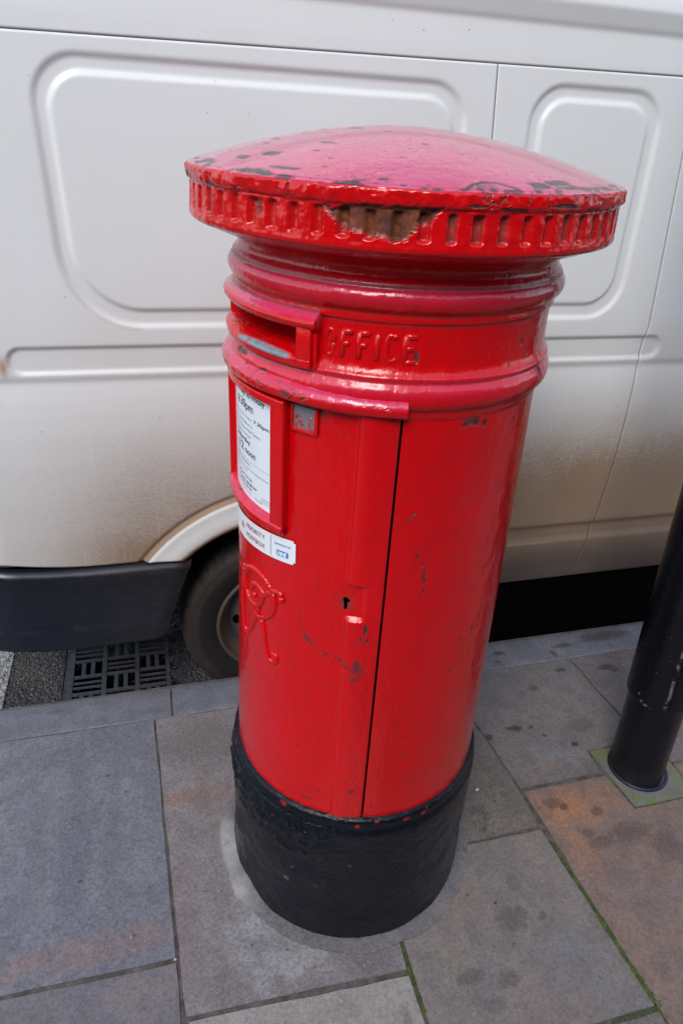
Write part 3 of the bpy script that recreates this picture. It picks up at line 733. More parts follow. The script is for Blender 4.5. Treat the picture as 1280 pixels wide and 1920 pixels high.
# raised OFFICE lettering and cypher as half-sunk rounded beads
def catmull(pts, n=6):
    P = [np.array(p, float) for p in pts]; P = [2*P[0]-P[1]]+P+[2*P[-1]-P[-2]]; out = []
    for i in range(1, len(P)-2):
        for k in range(n):
            u = k/n; p0, p1, p2, p3 = P[i-1:i+3]
            out.append(.5*((2*p1)+(-p0+p2)*u+(2*p0-5*p1+4*p2-p3)*u*u+(-p0+3*p1-3*p2+p3)*u**3))
    out.append(P[-2]); return out
def bead(bm, pts, rad, rsurf, smooth=True, taper=None):
    q = catmull(pts) if smooth and len(pts) > 2 else [np.array(p, float) for p in pts]
    C3 = []
    for a, z in q:
        r = rsurf(z) if callable(rsurf) else rsurf
        C3.append(np.array([r*math.cos(R_(a)), r*math.sin(R_(a)), z]))
    ns = 10; rings = []
    for i, c in enumerate(C3):
        tn = C3[min(i+1, len(C3)-1)]-C3[max(i-1, 0)]; tn /= np.linalg.norm(tn)
        nr = np.array([c[0], c[1], 0]); nr /= np.linalg.norm(nr); nr = nr-tn*(nr@tn); nr /= np.linalg.norm(nr); s = np.cross(tn, nr)
        rd = rad*(taper(i/(len(C3)-1)) if taper else 1)*(1+.10*math.sin(i*1.7)+.06*math.sin(i*.6+1))
        rings.append([bm.verts.new(c+rd*(math.cos(2*PI*k/ns)*nr*.85+math.sin(2*PI*k/ns)*s)) for k in range(ns)])
    for A, B in zip(rings[:-1], rings[1:]):
        for k in range(ns): bm.faces.new((A[k], A[(k+1) % ns], B[(k+1) % ns], B[k]))
    for rg, sg in ((rings[0], -1), (rings[-1], 1)):
        cc = sum((np.array(v.co) for v in rg), np.zeros(3))/ns
        nb = (C3[0]-C3[1]) if sg < 0 else (C3[-1]-C3[-2]); nb /= np.linalg.norm(nb)
        tip = bm.verts.new(cc+nb*rad*.6)
        for k in range(ns): bm.faces.new((rg[k], rg[(k+1) % ns], tip))
ZT, ZB = 1.2695, 1.2370
def oval(a0, a1, z0, z1, s=0, e=360, n=20):
    ca, cz, ra, rz = (a0+a1)/2, (z0+z1)/2, (a1-a0)/2, (z1-z0)/2
    out = []
    for i in range(n+1):
        th = R_(s+(e-s)*i/n); c, sn = math.cos(th), math.sin(th)
        out.append((ca+ra*math.copysign(abs(c)**.75, c), cz+rz*math.copysign(abs(sn)**.6, sn)))
    return out
W_ = .0037; dW = .80
def letter(kind, a0, a1):
    bm = bmesh.new(); x0, x1 = a0+dW, a1-dW; rr = .2331
    if kind == 'O': bead(bm, oval(x0, x1, ZB, ZT), W_, rr, False)
    if kind == 'C': bead(bm, oval(x0, x1, ZB, ZT, 48, 318), W_, rr, False)
    if kind == 'I': bead(bm, [(x0*.5+x1*.5, ZB), (x0*.5+x1*.5, ZT)], W_, rr, False)
    if kind in 'FE':
        bead(bm, [(x0, ZB), (x0, ZT)], W_, rr, False); bead(bm, [(x0, ZT), (x1, ZT)], W_, rr, False)
        bead(bm, [(x0, .5*(ZT+ZB)+.001), (x1-.9, .5*(ZT+ZB)+.001)], W_, rr, False)
    if kind == 'E': bead(bm, [(x0, ZB), (x1, ZB)], W_, rr, False)
    bm_obj('letter', bm, M['red'], box, 180)
for k, a0, a1 in (('O', -130.0, -125.6), ('F', -124.3, -119.8), ('F', -119.0, -114.4), ('I', -113.8, -111.2), ('C', -110.5, -105.7), ('E', -104.7, -99.9)): letter(k, a0, a1)
bm = bmesh.new(); rc = lambda z: rb(z)+.0002
bead(bm, [(-169.9, .8209), (-170.6, .8095), (-172.0, .7943), (-172.6, .7664), (-172.0, .7439), (-170.4, .7086), (-167.0, .6894), (-163.7, .7079), (-160.3, .7351), (-157.8, .7576), (-156.5, .7726)], 0.0049, rc)
bead(bm, [(-169.4, .799), (-168.7, .8128), (-166.6, .8290), (-163.4, .8390), (-159.8, .8437), (-156.3, .8451), (-153.1, .8424), (-150.9, .8372), (-148.6, .8290), (-146.2, .832), (-144.1, .8333), (-142.9, .8297)], 0.0056, rc)
bead(bm, [(-169.4, .799), (-167.6, .7836), (-165.6, .7753), (-162.7, .7711), (-158.2, .7739), (-154.8, .7895), (-153.9, .8038)], 0.0046, rc)
bead(bm, [(-162.4, .8000), (-161.5, .8101), (-159.9, .8153), (-157.7, .818), (-155.5, .8152), (-153.2, .8085)], 00.0054, rc)
bead(bm, [(-157.8, .7664), (-156.5, .7801), (-154.0, .8025), (-151.0, .8173), (-148.2, .8228), (-146.8, .8142), (-146.7, .8027), (-147.5, .7888), (-150.2, .7728), (-154.0, .7595), (-157.0, .7563), (-158.8, .76)], 0.0054, rc)
bead(bm, [(-155.7, .7549), (-153.6, .7481), (-152.5, .7323), (-151.7, .7087), (-150.2, .6935), (-148.7, .6831), (-146.6, .6824), (-145.0, .6909), (-144.9, .6987), (-146.3, .7017)], 0.0051, rc)
bm_obj('cypher', bm, M['red'], box, 180)
for a, z, rd in ((-159.6, .7936, .0060), (-169.9, .8265, .0050), (-143.0, .8225, .0066), (-146.8, .7010, .0050)):
    wrivet(a, z, rb(z)+.001, rd, M['red'], box, 'cypher_knob', rd*.8)

# ------------------------------------------------------------------ ground: road, kerb, pavement
RZ = -.115
def asphalt(name, line=False):
    m = bpy.data.materials.new(name); t, b = nodes(m); o = objco(t)
    v = t.nodes.new('ShaderNodeTexVoronoi'); v.inputs['Scale'].default_value = 130; t.links.new(o, v.inputs['Vector'])
    sp = t.nodes.new('ShaderNodeSeparateColor'); t.links.new(v.outputs['Color'], sp.inputs[0])
    c = ramp(t, sp.outputs[0], [(.0, (.030, .030, .033)), (.55, (.060, .060, .066)), (.85, (.11, .11, .12)), (1, (.22, .22, .23))])
    c = mixc(t, ramp(t, v.outputs['Distance'], [(.25, 0), (.6, 1)]), c, (.022, .021, .022))
    c = mixc(t, ramp(t, noise(t, o, 9, 5), [(.45, 0), (.75, .45)]), c, (.10, .078, .060))
    if line: c = mixc(t, ramp(t, noise(t, o, 45, 5, .7), [(.38, .1), (.56, .9)]), c, (.36, .36, .37))
    t.links.new(c, b.inputs['Base Color']); b.inputs['Roughness'].default_value = .75
    bump(t, b, [(ramp(t, v.outputs['Distance'], [(0, 1), (.7, 0)]), .9, .006), (noise(t, o, 400, 3), .3, .001)])
    return m
M['asphalt'] = asphalt('asphalt'); M['line'] = asphalt('worn_white_line_paint', True)

def plane_obj(name, rects, z, mat, parent=None, kind='structure'):
    V = []; Fq = []
    for (x0, x1, y0, y1) in rects:
        k = len(V); V += [(x0, y0, z), (x1, y0, z), (x1, y1, z), (x0, y1, z)]; Fq.append((k, k+1, k+2, k+3))
    o = link(name, np_mesh(name, V, Fq), mat, parent)
    if kind: o['kind'] = kind
    return o
GX0, GX1, GY0, GY1 = -.372, .030, 1.605, 1.975          # gully grate opening
PX0, PX1, PY0, PY1 = -.95, 1.0, 1.598, 2.75             # fine road patch
road = plane_obj('road', [(-60, PX0, 1.598, 60), (PX1, 60, 1.598, 60), (PX0, PX1, PY1, 60)], RZ, M['asphalt'])
def relief_grid(name, x0, x1, y0, y1, step, z, amp, mat, parent, hole=None, seed=0, kind=None):
    nx = int((x1-x0)/step)+1; ny = int((y1-y0)/step)+1
    X, Y = np.meshgrid(np.linspace(x0, x1, nx), np.linspace(y0, y1, ny)); P = np.c_[X.ravel(), Y.ravel(), np.zeros(nx*ny)]
    h = amp*(vn(P, .009, seed)-.5)*1.3+amp*.7*(vn(P, .005, seed+3)-.5)+amp*1.2*(fbm(P, .12, seed+8, 2)-.5)
    P[:, 2] = z+h
    i = np.arange(ny-1)[:, None]*nx; j = np.arange(nx-1)[None, :]; a = (i+j).ravel(); Fq = np.c_[a, a+1, a+nx+1, a+nx]
    if hole:
        cx = P[Fq][:, :, 0].mean(1); cyy = P[Fq][:, :, 1].mean(1)
        Fq = Fq[~((cx > hole[0]) & (cx < hole[1]) & (cyy > hole[2]) & (cyy < hole[3]))]
    o = link(name, np_mesh(name, P, Fq), mat, parent, 180)
    if kind: o['kind'] = kind
    return o
relief_grid('road_surface', PX0, PX1, PY0, PY1, .0042, RZ, .004, M['asphalt'], road, (GX0, GX1, GY0, GY1), 2)
relief_grid('road_marking', -.66, -.530, 1.612, 2.74, .0042, RZ+.004, .004, M['line'], road, None, 2)

# gully grate in basket weave
m = bpy.data.materials.new('cast_iron'); t, b = nodes(m); o_ = objco(t)
t.links.new(ramp(t, noise(t, o_, 40, 6, .7), [(.3, (.050, .056, .072)), (.6, (.085, .092, .115)), (.8, (.12, .095, .075))]), b.inputs['Base Color'])
b.inputs['Roughness'].default_value = .42; b.inputs['Metallic'].default_value = .35
bump(t, b, [(noise(t, o_, 160, 4), .5, .0015)]); M['iron'] = m
gt = thing('drain_grate', 'cast iron gully grate in basket weave pattern set in asphalt by kerb', 'drain', ((GX0+GX1)/2, (GY0+GY1)/2, RZ))
gcx, gcy = gt.location.x, gt.location.y
def addbox(bm, x0, x1, y0, y1, z0, z1, bev=0):
    vs = bmesh.ops.create_cube(bm, size=1)['verts']
    for v in vs: v.co = (x0 if v.co.x < 0 else x1, y0 if v.co.y < 0 else y1, z0 if v.co.z < 0 else z1)
    if bev: bmesh.ops.bevel(bm, geom=list({e for v in vs for e in v.link_edges}), offset=bev, segments=2, affect='EDGES')
bm = bmesh.new()
colx = [(-.332, -.246), (-.230, -.142), (-.127, -.044)]
rowy = [(1.590, 1.652), (1.665, 1.727), (1.741, 1.806), (1.819, 1.880), (1.894, 1.956)]
xs = [GX0+.014] + [v for c in colx for v in c] + [GX1-.040]
zt, zb = .0015, -.006
def gb(x0, x1, y0, y1, top=zt): addbox(bm, x0-gcx, x1-gcx, y0-gcy, y1-gcy, zb, top, .0014)
edges_x = [(GX0+.012, -.332), (-.246, -.230), (-.142, -.127), (-.044, GX1-.060)]
for x0, x1 in edges_x: gb(x0, x1, GY0+.004, GY1-.012)
for i, (x0, x1) in enumerate(colx):
    ys = [GY0+.004]+[v for r in rowy for v in r]+[GY1-.012]
    for k in range(0, len(ys), 2):
        if ys[k+1] > ys[k]: gb(x0-.0005, x1+.0005, ys[k], ys[k+1], zt-.0006)
    for j, (y0, y1) in enumerate(rowy):
        wx = x1-x0; wy = y1-y0
        if (i+j) % 2 == 1:
            for q in (1, 2): gb(x0+wx*q/3-.007, x0+wx*q/3+.007, y0-.0005, y1+.0005, zt-.0010)
        else:
            for q in (1, 2): gb(x0-.0005, x1+.0005, y0+wy*q/3-.0042, y0+wy*q/3+.0042, zt-.0010)
bm_obj('grate', bm, M['iron'], gt, 40)
bm = bmesh.new()
for (x0, x1, y0, y1) in ((GX0-.004, GX0+.009, GY0, GY1), (GX1-.013, GX1+.004, GY0, GY1), (GX0, GX1, GY1-.010, GY1+.004)):
    addbox(bm, x0-gcx, x1-gcx, y0-gcy, y1-gcy, -.06, .0008, .001)
for k in range(5):
    addbox(bm, GX1-.060-gcx, GX1-.013-gcx, 1.63+k*.07-gcy, 1.65+k*.07-gcy, -.05, -.001, .001)
bm_obj('frame', bm, M['iron'], gt, 40)
bm = bmesh.new(); addbox(bm, GX0-.003-gcx, GX1+.003-gcx, GY0-.003-gcy, GY1+.003-gcy, -.40, -.028)
for f in [f for f in bm.faces if f.normal.z > .9]: bm.faces.remove(f)
bm_obj('gully_pit', bm, simple('silty_pit', (.014, .011, .010), .9, spec=.05), gt, 40)

# kerb
ST = {
 'kerb': stone('granite_kerb', (0.149, 0.152, 0.184), (0.113, 0.117, 0.144), (0.191, 0.192, 0.218), [(.996, 1.50, .014, .010, .6), (1.02, 1.535, .026, .012, .7), (1.25, 1.53, .05, .014, .6), (1.20, 1.50, .014, .02, .6), (1.42, 1.55, .12, .03, .6), (.93, 1.51, .012, .006, .5), (-.35, 1.55, .03, .008, .4)], [(-.2, 1.53, .5, .03, .5, (0.190, 0.198, 0.242))], .42),
 'L1': stone('blue_grey_flag', (0.165, 0.171, 0.206), (0.201, 0.201, 0.227), (0.141, 0.139, 0.174), [(-.25, 1.02, .005, .004, .8), (-.20, 1.30, .007, .005, .6), (-.155, 1.24, .005, .004, .8), (-.36, 1.33, .006, .003, .5)], [(-.22, .865, .34, .045, .8, (0.229, 0.151, 0.132)), (-.27, 1.10, .05, .24, .7, (0.110, 0.102, 0.145)), (-.185, 1.06, .028, .26, .6, (0.118, 0.107, 0.145)), (-.12, 1.12, .05, .18, .6, (0.198, 0.199, 0.223)), (-.33, 1.05, .03, .18, .5, (0.187, 0.181, 0.206)), (-.30, 1.38, .3, .05, .5, (0.119, 0.129, 0.156))]),
 'L2': stone('mauve_grey_flag', (0.168, 0.157, 0.177), (0.151, 0.139, 0.163), (0.200, 0.173, 0.175), (), [(-.12, .76, .10, .03, .6, (0.221, 0.169, 0.156))]),
 'M1': stone('pale_buff_flag', (0.213, 0.184, 0.186), (0.248, 0.228, 0.236), (0.184, 0.147, 0.140), [(.16, .86, .005, .004, .9), (.10, .80, .004, .003, .8), (.17, .775, .004, .003, .7), (.13, 1.34, .010, .04, .35), (.05, .93, .004, .004, .6)], [(.10, 1.36, .20, .10, .75, (0.128, 0.105, 0.107)), (.02, 1.19, .13, .035, .85, (0.263, 0.144, 0.113)), (.12, 1.13, .10, .03, .5, (0.235, 0.157, 0.132)), (.13, .92, .085, .22, .95, (0.312, 0.316, 0.337)), (.20, .77, .12, .07, .8, (0.327, 0.304, 0.313)), (-.03, .86, .035, .20, .7, (0.216, 0.151, 0.151)), (.34, .735, .08, .055, .75, (0.128, 0.102, 0.113)), (.02, .74, .05, .04, .5, (0.160, 0.121, 0.137))]),
 'M2': stone('light_grey_flag', (0.310, 0.285, 0.266), (0.273, 0.252, 0.243), (0.342, 0.299, 0.257), [(.37, .60, .012, .03, .3)], [(.2, .60, .25, .06, .5, (0.286, 0.264, 0.242))]),
 'R0': stone('drab_flag', (0.141, 0.119, 0.107), (0.184, 0.155, 0.128), (0.121, 0.109, 0.104), [(.79, 1.03, .013, .010, .4), (.755, 1.015, .007, .006, .6), (.765, 1.06, .005, .004, .5), (.70, 1.0, .03, .02, .35)], [(.75, 1.2, .05, .12, .5, (0.121, 0.118, 0.120)), (.76, .95, .08, .03, .6, (0.209, 0.170, 0.132))]),
 'R1': stone('grey_pink_flag', (0.201, 0.167, 0.148), (0.172, 0.159, 0.166), (0.245, 0.192, 0.165), [(.66, .73, .05, .035, .40), (.52, .64, .035, .02, .45), (.60, .62, .03, .02, .40), (.70, .80, .02, .03, .3), (.64, .77, .004, .003, .9), (.585, .80, .006, .004, .7), (.55, .58, .03, .02, .35), (.73, .72, .015, .012, .4), (.64, .68, .005, .004, .6)], [(.56, .80, .07, .09, .7, (0.241, 0.169, 0.137)), (.74, .62, .10, .08, .6, (0.150, 0.152, 0.173)), (.66, .885, .10, .03, .5, (0.145, 0.138, 0.141)), (.50, .66, .05, .08, .6, (0.227, 0.193, 0.155)), (.60, .53, .2, .03, .5, (0.210, 0.145, 0.133))]),
 'T1': stone('mottled_grey_flag', (0.151, 0.138, 0.138), (0.130, 0.123, 0.134), (0.201, 0.170, 0.159), [(.926, 1.228, .020, .016, .85), (.905, 1.232, .012, .009, .7), (.83, 1.214, .016, .013, .8), (1.063, 1.14, .016, .011, .9), (1.055, 1.367, .018, .014, .5), (.971, 1.225, .009, .008, .75), (.993, 1.188, .009, .006, .8), (.99, 1.26, .005, .004, .9), (1.184, 1.425, .026, .010, .7), (1.12, 1.20, .05, .03, .35)], [(1.0, 1.12, .12, .05, .8, (0.180, 0.178, 0.201)), (.93, 1.08, .08, .03, .6, (0.229, 0.151, 0.120)), (1.15, 1.22, .08, .07, .6, (0.202, 0.145, 0.133)), (1.0, 1.40, .15, .05, .5, (0.121, 0.114, 0.120))], .4),
 'T2': stone('pinkish_flag', (0.160, 0.131, 0.130), (0.134, 0.122, 0.127), (0.193, 0.161, 0.155), [(1.338, 1.408, .034, .016, .7), (1.36, 1.39, .02, .01, .6)], (), .4),
 'O1': stone('rusty_orange_flag', (0.211, 0.139, 0.115), (0.172, 0.130, 0.120), (0.242, 0.157, 0.119), [(.922, .962, .016, .014, .7), (.90, .975, .035, .02, .45), (1.00, .93, .025, .018, .45), (1.05, .86, .07, .035, .4), (.96, .85, .045, .022, .4), (1.12, .80, .06, .05, .35), (.945, .88, .02, .018, .4)], [(.93, .96, .10, .085, .95, (0.430, 0.189, 0.080)), (.90, .84, .05, .10, .75, (0.327, 0.167, 0.096)), (1.04, .97, .06, .05, .6, (0.340, 0.172, 0.096)), (1.0, .72, .12, .10, .6, (0.185, 0.137, 0.140)), (.93, .62, .05, .08, .5, (0.248, 0.169, 0.137))]),
 'pad': stone('damp_concrete', (0.173, 0.167, 0.165), (0.144, 0.140, 0.137), (0.212, 0.208, 0.201)),
 'pad_old': stone('damp_concrete_old', (0.158, 0.154, 0.122), (0.140, 0.142, 0.099), (0.200, 0.194, 0.156)),
}
def poly_slab(name, pts, mat, parent, top=0.0, depth=.05, bev=.0018, jit=.0016, label=None):
    n = len(pts)
    area = sum(pts[i][0]*pts[(i+1) % n][1]-pts[(i+1) % n][0]*pts[i][1] for i in range(n)); sg = 1 if area > 0 else -1
    out = []
    for i in range(n):
        p0, p1, p2 = Vector(pts[i-1]), Vector(pts[i]), Vector(pts[(i+1) % n])
        n1 = Vector(((p1-p0).y, -(p1-p0).x)).normalized()*sg; n2 = Vector(((p2-p1).y, -(p2-p1).x)).normalized()*sg
        q = n1+n2; out.append(p1+q*(.0018/max(.3, q.dot(n1))))
    pts = out
    P = []
    for i in range(n):
        a = Vector(pts[i]).to_2d(); b = Vector(pts[(i+1) % n]).to_2d(); L = (b-a).length; k = max(1, int(L/.045))
        for q in range(k):
            p = a.lerp(b, q/k)
            if q: 
                nrm = Vector((-(b-a).y, (b-a).x)).normalized(); p = p+nrm*random.uniform(-jit, jit)
            P.append(p)
    bm = bmesh.new(); vs = [bm.verts.new((p.x, p.y, top)) for p in P]; f = bm.faces.new(vs)
    if f.normal.z < 0: f.normal_flip()
    ed = list(f.edges)
    r = bmesh.ops.inset_region(bm, faces=[f], thickness=bev*1.3, depth=0)
    for v in vs: v.co.z -= bev
    ex = bmesh.ops.extrude_edge_only(bm, edges=ed)
    for g in ex['geom']:
        if isinstance(g, bmesh.types.BMVert): g.co.z -= depth
    bmesh.ops.triangulate(bm, faces=[q for q in bm.faces if len(q.verts) > 4])
    o = bm_obj(name, bm, mat, parent, 50)
    if label: o['label'] = label
    return o
m = bpy.data.materials.new('sandy_mortar'); t, b = nodes(m); o_ = objco(t)
c = ramp(t, noise(t, o_, 35, 6, .7), [(.3, (.035, .030, .028)), (.5, (.095, .083, .075)), (.7, (.17, .15, .14))])
c = mixc(t, ramp(t, noise(t, o_, 7, 4), [(.56, 0), (.66, .5)]), c, (.05, .055, .025))
t.links.new(c, b.inputs['Base Color']); b.inputs['Roughness'].default_value = .9
bump(t, b, [(noise(t, o_, 150, 4, .7), 1.0, .004)]); M['mortar'] = m
pav = plane_obj('pavement', [(-60, 60, -60, 1.598)], -.0045, M['mortar'])
kerb = plane_obj('kerb', [(-60, 60, 1.4705, 1.590)], -.0060, M['mortar'])
bm = bmesh.new()
# kerb face below the stones far away
xk = [-4.68, -3.75, -2.82, -1.88, -.950, -.030, .860, 1.790, 2.72, 3.65, 4.58]
for i in range(len(xk)-1):
    x0, x1 = xk[i]+.0025, xk[i+1]-.0025
    bm = bmesh.new(); nx = 24
    # rounded nose section swept with slight waver
    sec = [(1.4725, -.10), (1.4725, -.003), (1.4755, -.0003), (1.50, 0), (1.55, .0004), (1.582, -.0006), (1.591, -.004), (1.5965, -.011), (1.599, -.03), (1.600, -.135)]
    rows = []
    for k in range(nx+1):
        x = x0+(x1-x0)*k/nx; wv = (random.random()-.5)*.0016
        rows.append([bm.verts.new((x, y+(wv if y > 1.58 else 0), z+random.uniform(-.0004, .0004))) for y, z in sec])
    for A, B in zip(rows[:-1], rows[1:]):
        for q in range(len(sec)-1): bm.faces.new((A[q], A[q+1], B[q+1], B[q]))
    bm.faces.new(rows[0]); bm.faces.new(rows[-1][::-1])
    bm_obj('kerb_stone', bm, ST['kerb'], kerb, 40)
bm = bmesh.new(); addbox(bm, -60, 60, 1.50, 1.585, -.13, -.008); bm_obj('kerb_bed', bm, M['mortar'], kerb, 30)

SL = [
 ('L1', [(-.90, 1.4665), (-.0835, 1.4665), (-.0565, .8135), (-.90, .8215)]),
 ('L2', [(-.90, .8075), (-.0560, .7985), (-.0300, .10), (-.90, .10)]),
 ('M1', [(-.0740, 1.4665), (.3960, 1.4665), (.4000, .7350), (.3980, .6860), (-.0380, .6990), (-.0480, .88)]),
 ('M2', [(-.0340, .6860), (.3980, .6690), (.4080, .10), (-.0200, .10)]),
 ('R0', [(.4040, 1.4665), (.7930, 1.4665), (.8290, 1.05), (.8310, .9260), (.4080, .9240)]),
 ('R1', [(.4100, .9130), (.8310, .9130), (.8600, .5090), (.4140, .5090)]),
 ('R0', [(.4150, .4950), (.8620, .4950), (.8750, -.10), (.4200, -.10)]),
 ('T1', [(.8030, 1.4665), (1.2340, 1.4665), (1.2620, 1.1160), (1.0820, 1.1160), (1.0800, 1.0400), (.8420, 1.0390)]),
 ('T2', [(1.2440, 1.4665), (1.80, 1.4665), (1.80, 1.0300), (1.3020, 1.0300), (1.3020, 1.1160), (1.2720, 1.1160)]),
 ('O1', [(.8450, 1.0230), (1.0850, 1.0230), (1.1010, .9150), (1.3010, .9150), (1.3010, 1.0180), (1.80, 1.0180), (1.80, .30), (.8790, .30)]),
 ('L2', [(.8800, .2880), (1.80, .2880), (1.80, -.40), (.8930, -.40)]),
 ('L1', [(-1.80, 1.4665), (-.910, 1.4665), (-.910, .62), (-1.80, .62)]),
 ('R1', [(-1.80, .61), (-.910, .61), (-.910, .10), (-1.80, .10)]),
 ('T2', [(1.81, 1.4665), (2.70, 1.4665), (2.70, .80), (1.81, .80)]),
 ('M1', [(1.81, .79), (2.70, .79), (2.70, -.05), (1.81, -.05)]),
]
y0 = 0
for yrow in ((.088, -.42), (-.43, -.98), (-.99, -1.50), (-1.51, -2.1), (-2.11, -2.7), (-2.71, -3.3), (-3.31, -3.9), (-3.91, -4.57)):
    for xa in np.arange(-3.6, 4.5, .9):
        off = .35 if int(-yrow[0]*10) % 2 else 0
        a, b2 = xa+off, xa+off+.888
        if yrow[0] > 0 and -.95 < (a+b2)/2 and a < 2.8: continue
        SL.append((random.choice(['L1', 'L2', 'M1', 'R1', 'T2']), [(a, yrow[0]), (b2, yrow[0]), (b2, yrow[1]), (a, yrow[1])]))
for (a, b2) in ((-.90, -.03), (-.018, .41), (.425, .87)):
    SL.append((random.choice(['L2', 'M1', 'R1']), [(a, .088 if a < .3 else -.115), (b2, .088 if a < .3 else -.115), (b2, -.42), (a, -.42)]))
for a in (.885, 1.81): SL.append(('L1', [(a, -.41 if a < 1 else -.06), (a+.88, -.41 if a < 1 else -.06), (a+.88, -.425), (a, -.425)])) if a > 1 else None
for (a, b2, y0, y1) in ((-2.70, -1.81, 1.4665, .85), (-2.70, -1.81, .84, .10), (-3.6, -2.71, 1.4665, .75), (-3.6, -2.71, .74, .10), (2.71, 3.6, 1.4665, .7), (2.71, 3.6, .69, .10), (3.61, 4.5, 1.4665, .8), (3.61, 4.5, .79, .1)):
    SL.append((random.choice(['L1', 'M1', 'R1', 'T2']), [(a, y0), (b2, y0), (b2, y1), (a, y1)]))
for k, (mk_, pts) in enumerate(SL):
    poly_slab('paving_slab', pts, ST[mk_], pav, top=random.uniform(-.0008, .0008))
# concrete pad round the street post
m = ST['pad']; t, b = nodes(m); o_ = objco(t)
old = b.inputs['Base Color'].links[0].from_socket
mp = mapping(t, o_, (1, 1, 0), (-1.19, -1.015, 0)); ln = t.nodes.new('ShaderNodeVectorMath'); ln.operation = 'LENGTH'; t.links.new(mp, ln.inputs[0])
mm = math_(t, 'MULTIPLY', ramp(t, math_(t, 'ADD', ln.outputs['Value'], math_(t, 'MULTIPLY', noise(t, o_, 30, 5), .05)), [(.095, 0), (.125, 1)]), ramp(t, noise(t, o_, 16, 5, .7), [(.44, .0), (.58, .9)]))
t.links.new(mixc(t, mm, old, mixc(t, noise(t, o_, 90, 3), (.10, .14, .025), (.16, .19, .05))), b.inputs['Base Color'])
poly_slab('concrete_pad', [(1.0935, 1.1075), (1.2920, 1.1075), (1.2920, .9240), (1.1090, .9240)], ST['pad'], pav, top=.0005, bev=.002)

# mortar haunching round the plinth
m = stone('smeared_cement', (.150, .135, .142), (.180, .165, .172), (.125, .108, .115)); t, b = nodes(m); o_ = objco(t)
c = b.inputs['Base Color'].links[0].from_socket; c_ = ramp(t, noise(t, o_, 14, 6, .65), [(.3, (.078, .066, .072)), (.55, (.112, .098, .105)), (.75, (.15, .137, .145))])
c = mixc(t, math_(t, 'MULTIPLY', attr(t, 'pale'), ramp(t, noise(t, o_, 22, 5), [(.35, .35), (.6, .9)])), c, (.38, .37, .35))
t.links.new(c, b.inputs['Base Color'])
degs = np.arange(0, 361, 1.0); V = []; at = []; PRN = [0, .15, .35, .6, .85, 1.0, 1.0]
for d in degs:
    dd = (d+180) % 360-180
    n_ = fbm(np.array([[math.cos(R_(d)), math.sin(R_(d)), 0]])*.3, .05, 5, 3)[0]
    lump = max(0, math.exp(-((dd+182)/13)**2)+math.exp(-((dd-172)/12)**2)*1.0+math.exp(-((dd+159)/8)**2)*.8)
    ro = .296+.006*(n_-.5)*2+.004*lump
    hh = .0012+.0015*n_+.026*lump
    lo = math.exp(-((dd+82)/16)**2)*.6+math.exp(-((dd+55)/9)**2)*.8
    for k, u in enumerate(PRN):
        r = .258+(ro-.258)*u; z = hh*(1-u**2.2) if lump < .3 else hh*(1-u**4)
        z = z+.0016
        if k == 6: z = -.004; 
        V.append((r*math.cos(R_(d)), r*math.sin(R_(d)), z)); at.append(min(1, lump*1.0+.30*lo*(u > .3)))
nn = len(PRN); i = np.arange(len(degs)-1)[:, None]*nn; j = np.arange(nn-1)[None, :]; a = (i+j).ravel()
hn = link('mortar_haunch', np_mesh('mortar_haunch', V, np.c_[a, a+nn, a+nn+1, a+1], {'pale': np.array(at)*.75}), m, None, 60)
hn.location = (BX, BY, 0); hn['kind'] = 'structure'

# moss in the joints: many small tufts
m = bpy.data.materials.new('moss'); t, b = nodes(m); o_ = objco(t)
t.links.new(ramp(t, noise(t, o_, 60, 4), [(.3, (.035, .060, .012)), (.55, (.075, .11, .022)), (.75, (.13, .15, .04))]), b.inputs['Base Color']); b.inputs['Roughness'].default_value = .95
M['moss'] = m
rg = random.Random(5); V = []; Fq = []
octa = [(1, 0, 0), (-1, 0, 0), (0, 1, 0), (0, -1, 0), (0, 0, 1), (0, 0, -1)]; of = [(0, 2, 4), (2, 1, 4), (1, 3, 4), (3, 0, 4), (2, 0, 5), (1, 2, 5), (3, 1, 5), (0, 3, 5)]
def tuft(x, y, z, r):
    k = len(V); an = rg.random()*6.3; c, s = math.cos(an), math.sin(an)
    for (a, b2, q) in octa: 
        e = r*rg.uniform(.7, 1.3); V.append((x+(a*c-b2*s)*e, y+(a*s+b2*c)*e, z+q*e*.8))
    Fq.extend([(k+a, k+b2, k+q) for a, b2, q in of])
def mossline(p, q, n, wdt, r=.0022, z=-.004, dens=None, keep=False):
    for _ in range(n if keep else int(n*.35)):
        u = rg.random()
        if dens and rg.random() > dens(u): continue
        x = p[0]+(q[0]-p[0])*u; y = p[1]+(q[1]-p[1])*u; L = math.dist(p, q); nx, ny = -(q[1]-p[1])/L, (q[0]-p[0])/L
        o = rg.gauss(0, wdt); tuft(x+nx*o, y+ny*o, z+rg.uniform(-.001, .002), r*rg.uniform(.5, 1.2))
cl = lambda f, s: (lambda u: .5+.5*math.sin(u*f+s)+.2)
mossline((.838, .905), (.8535, .66), 1500, .0022, .0020, -.0035, lambda u: u*1.2, True)
mossline((.8525, .69), (.867, .515), 1700, .0026, .0020, -.0025, None, True)
mossline((.867, .515), (.873, .48), 400, .004, .0022, -.003)
mossline((.76, .502), (.866, .502), 500, .0025, .0018, -.0045)
mossline((.826, 1.06), (.838, .98), 400, .0030, .0020, -.0050)
mossline((.845, 1.031), (1.075, 1.031), 900, .0030, .0018, -.0060, cl(21, 1))
mossline((.662, .9190), (.83, .9195), 300, .0018, .0016, -.0060, cl(9, 2))
mossline((.405, .735), (.404, .69), 300, .0030, .0020, -.0035)
mossline((.404, .69), (.409, .60), 500, .0018, .0018, -.0030, None, True)
mossline((1.10, 1.10), (1.106, .93), 500, .0022, .0016, -.0050)
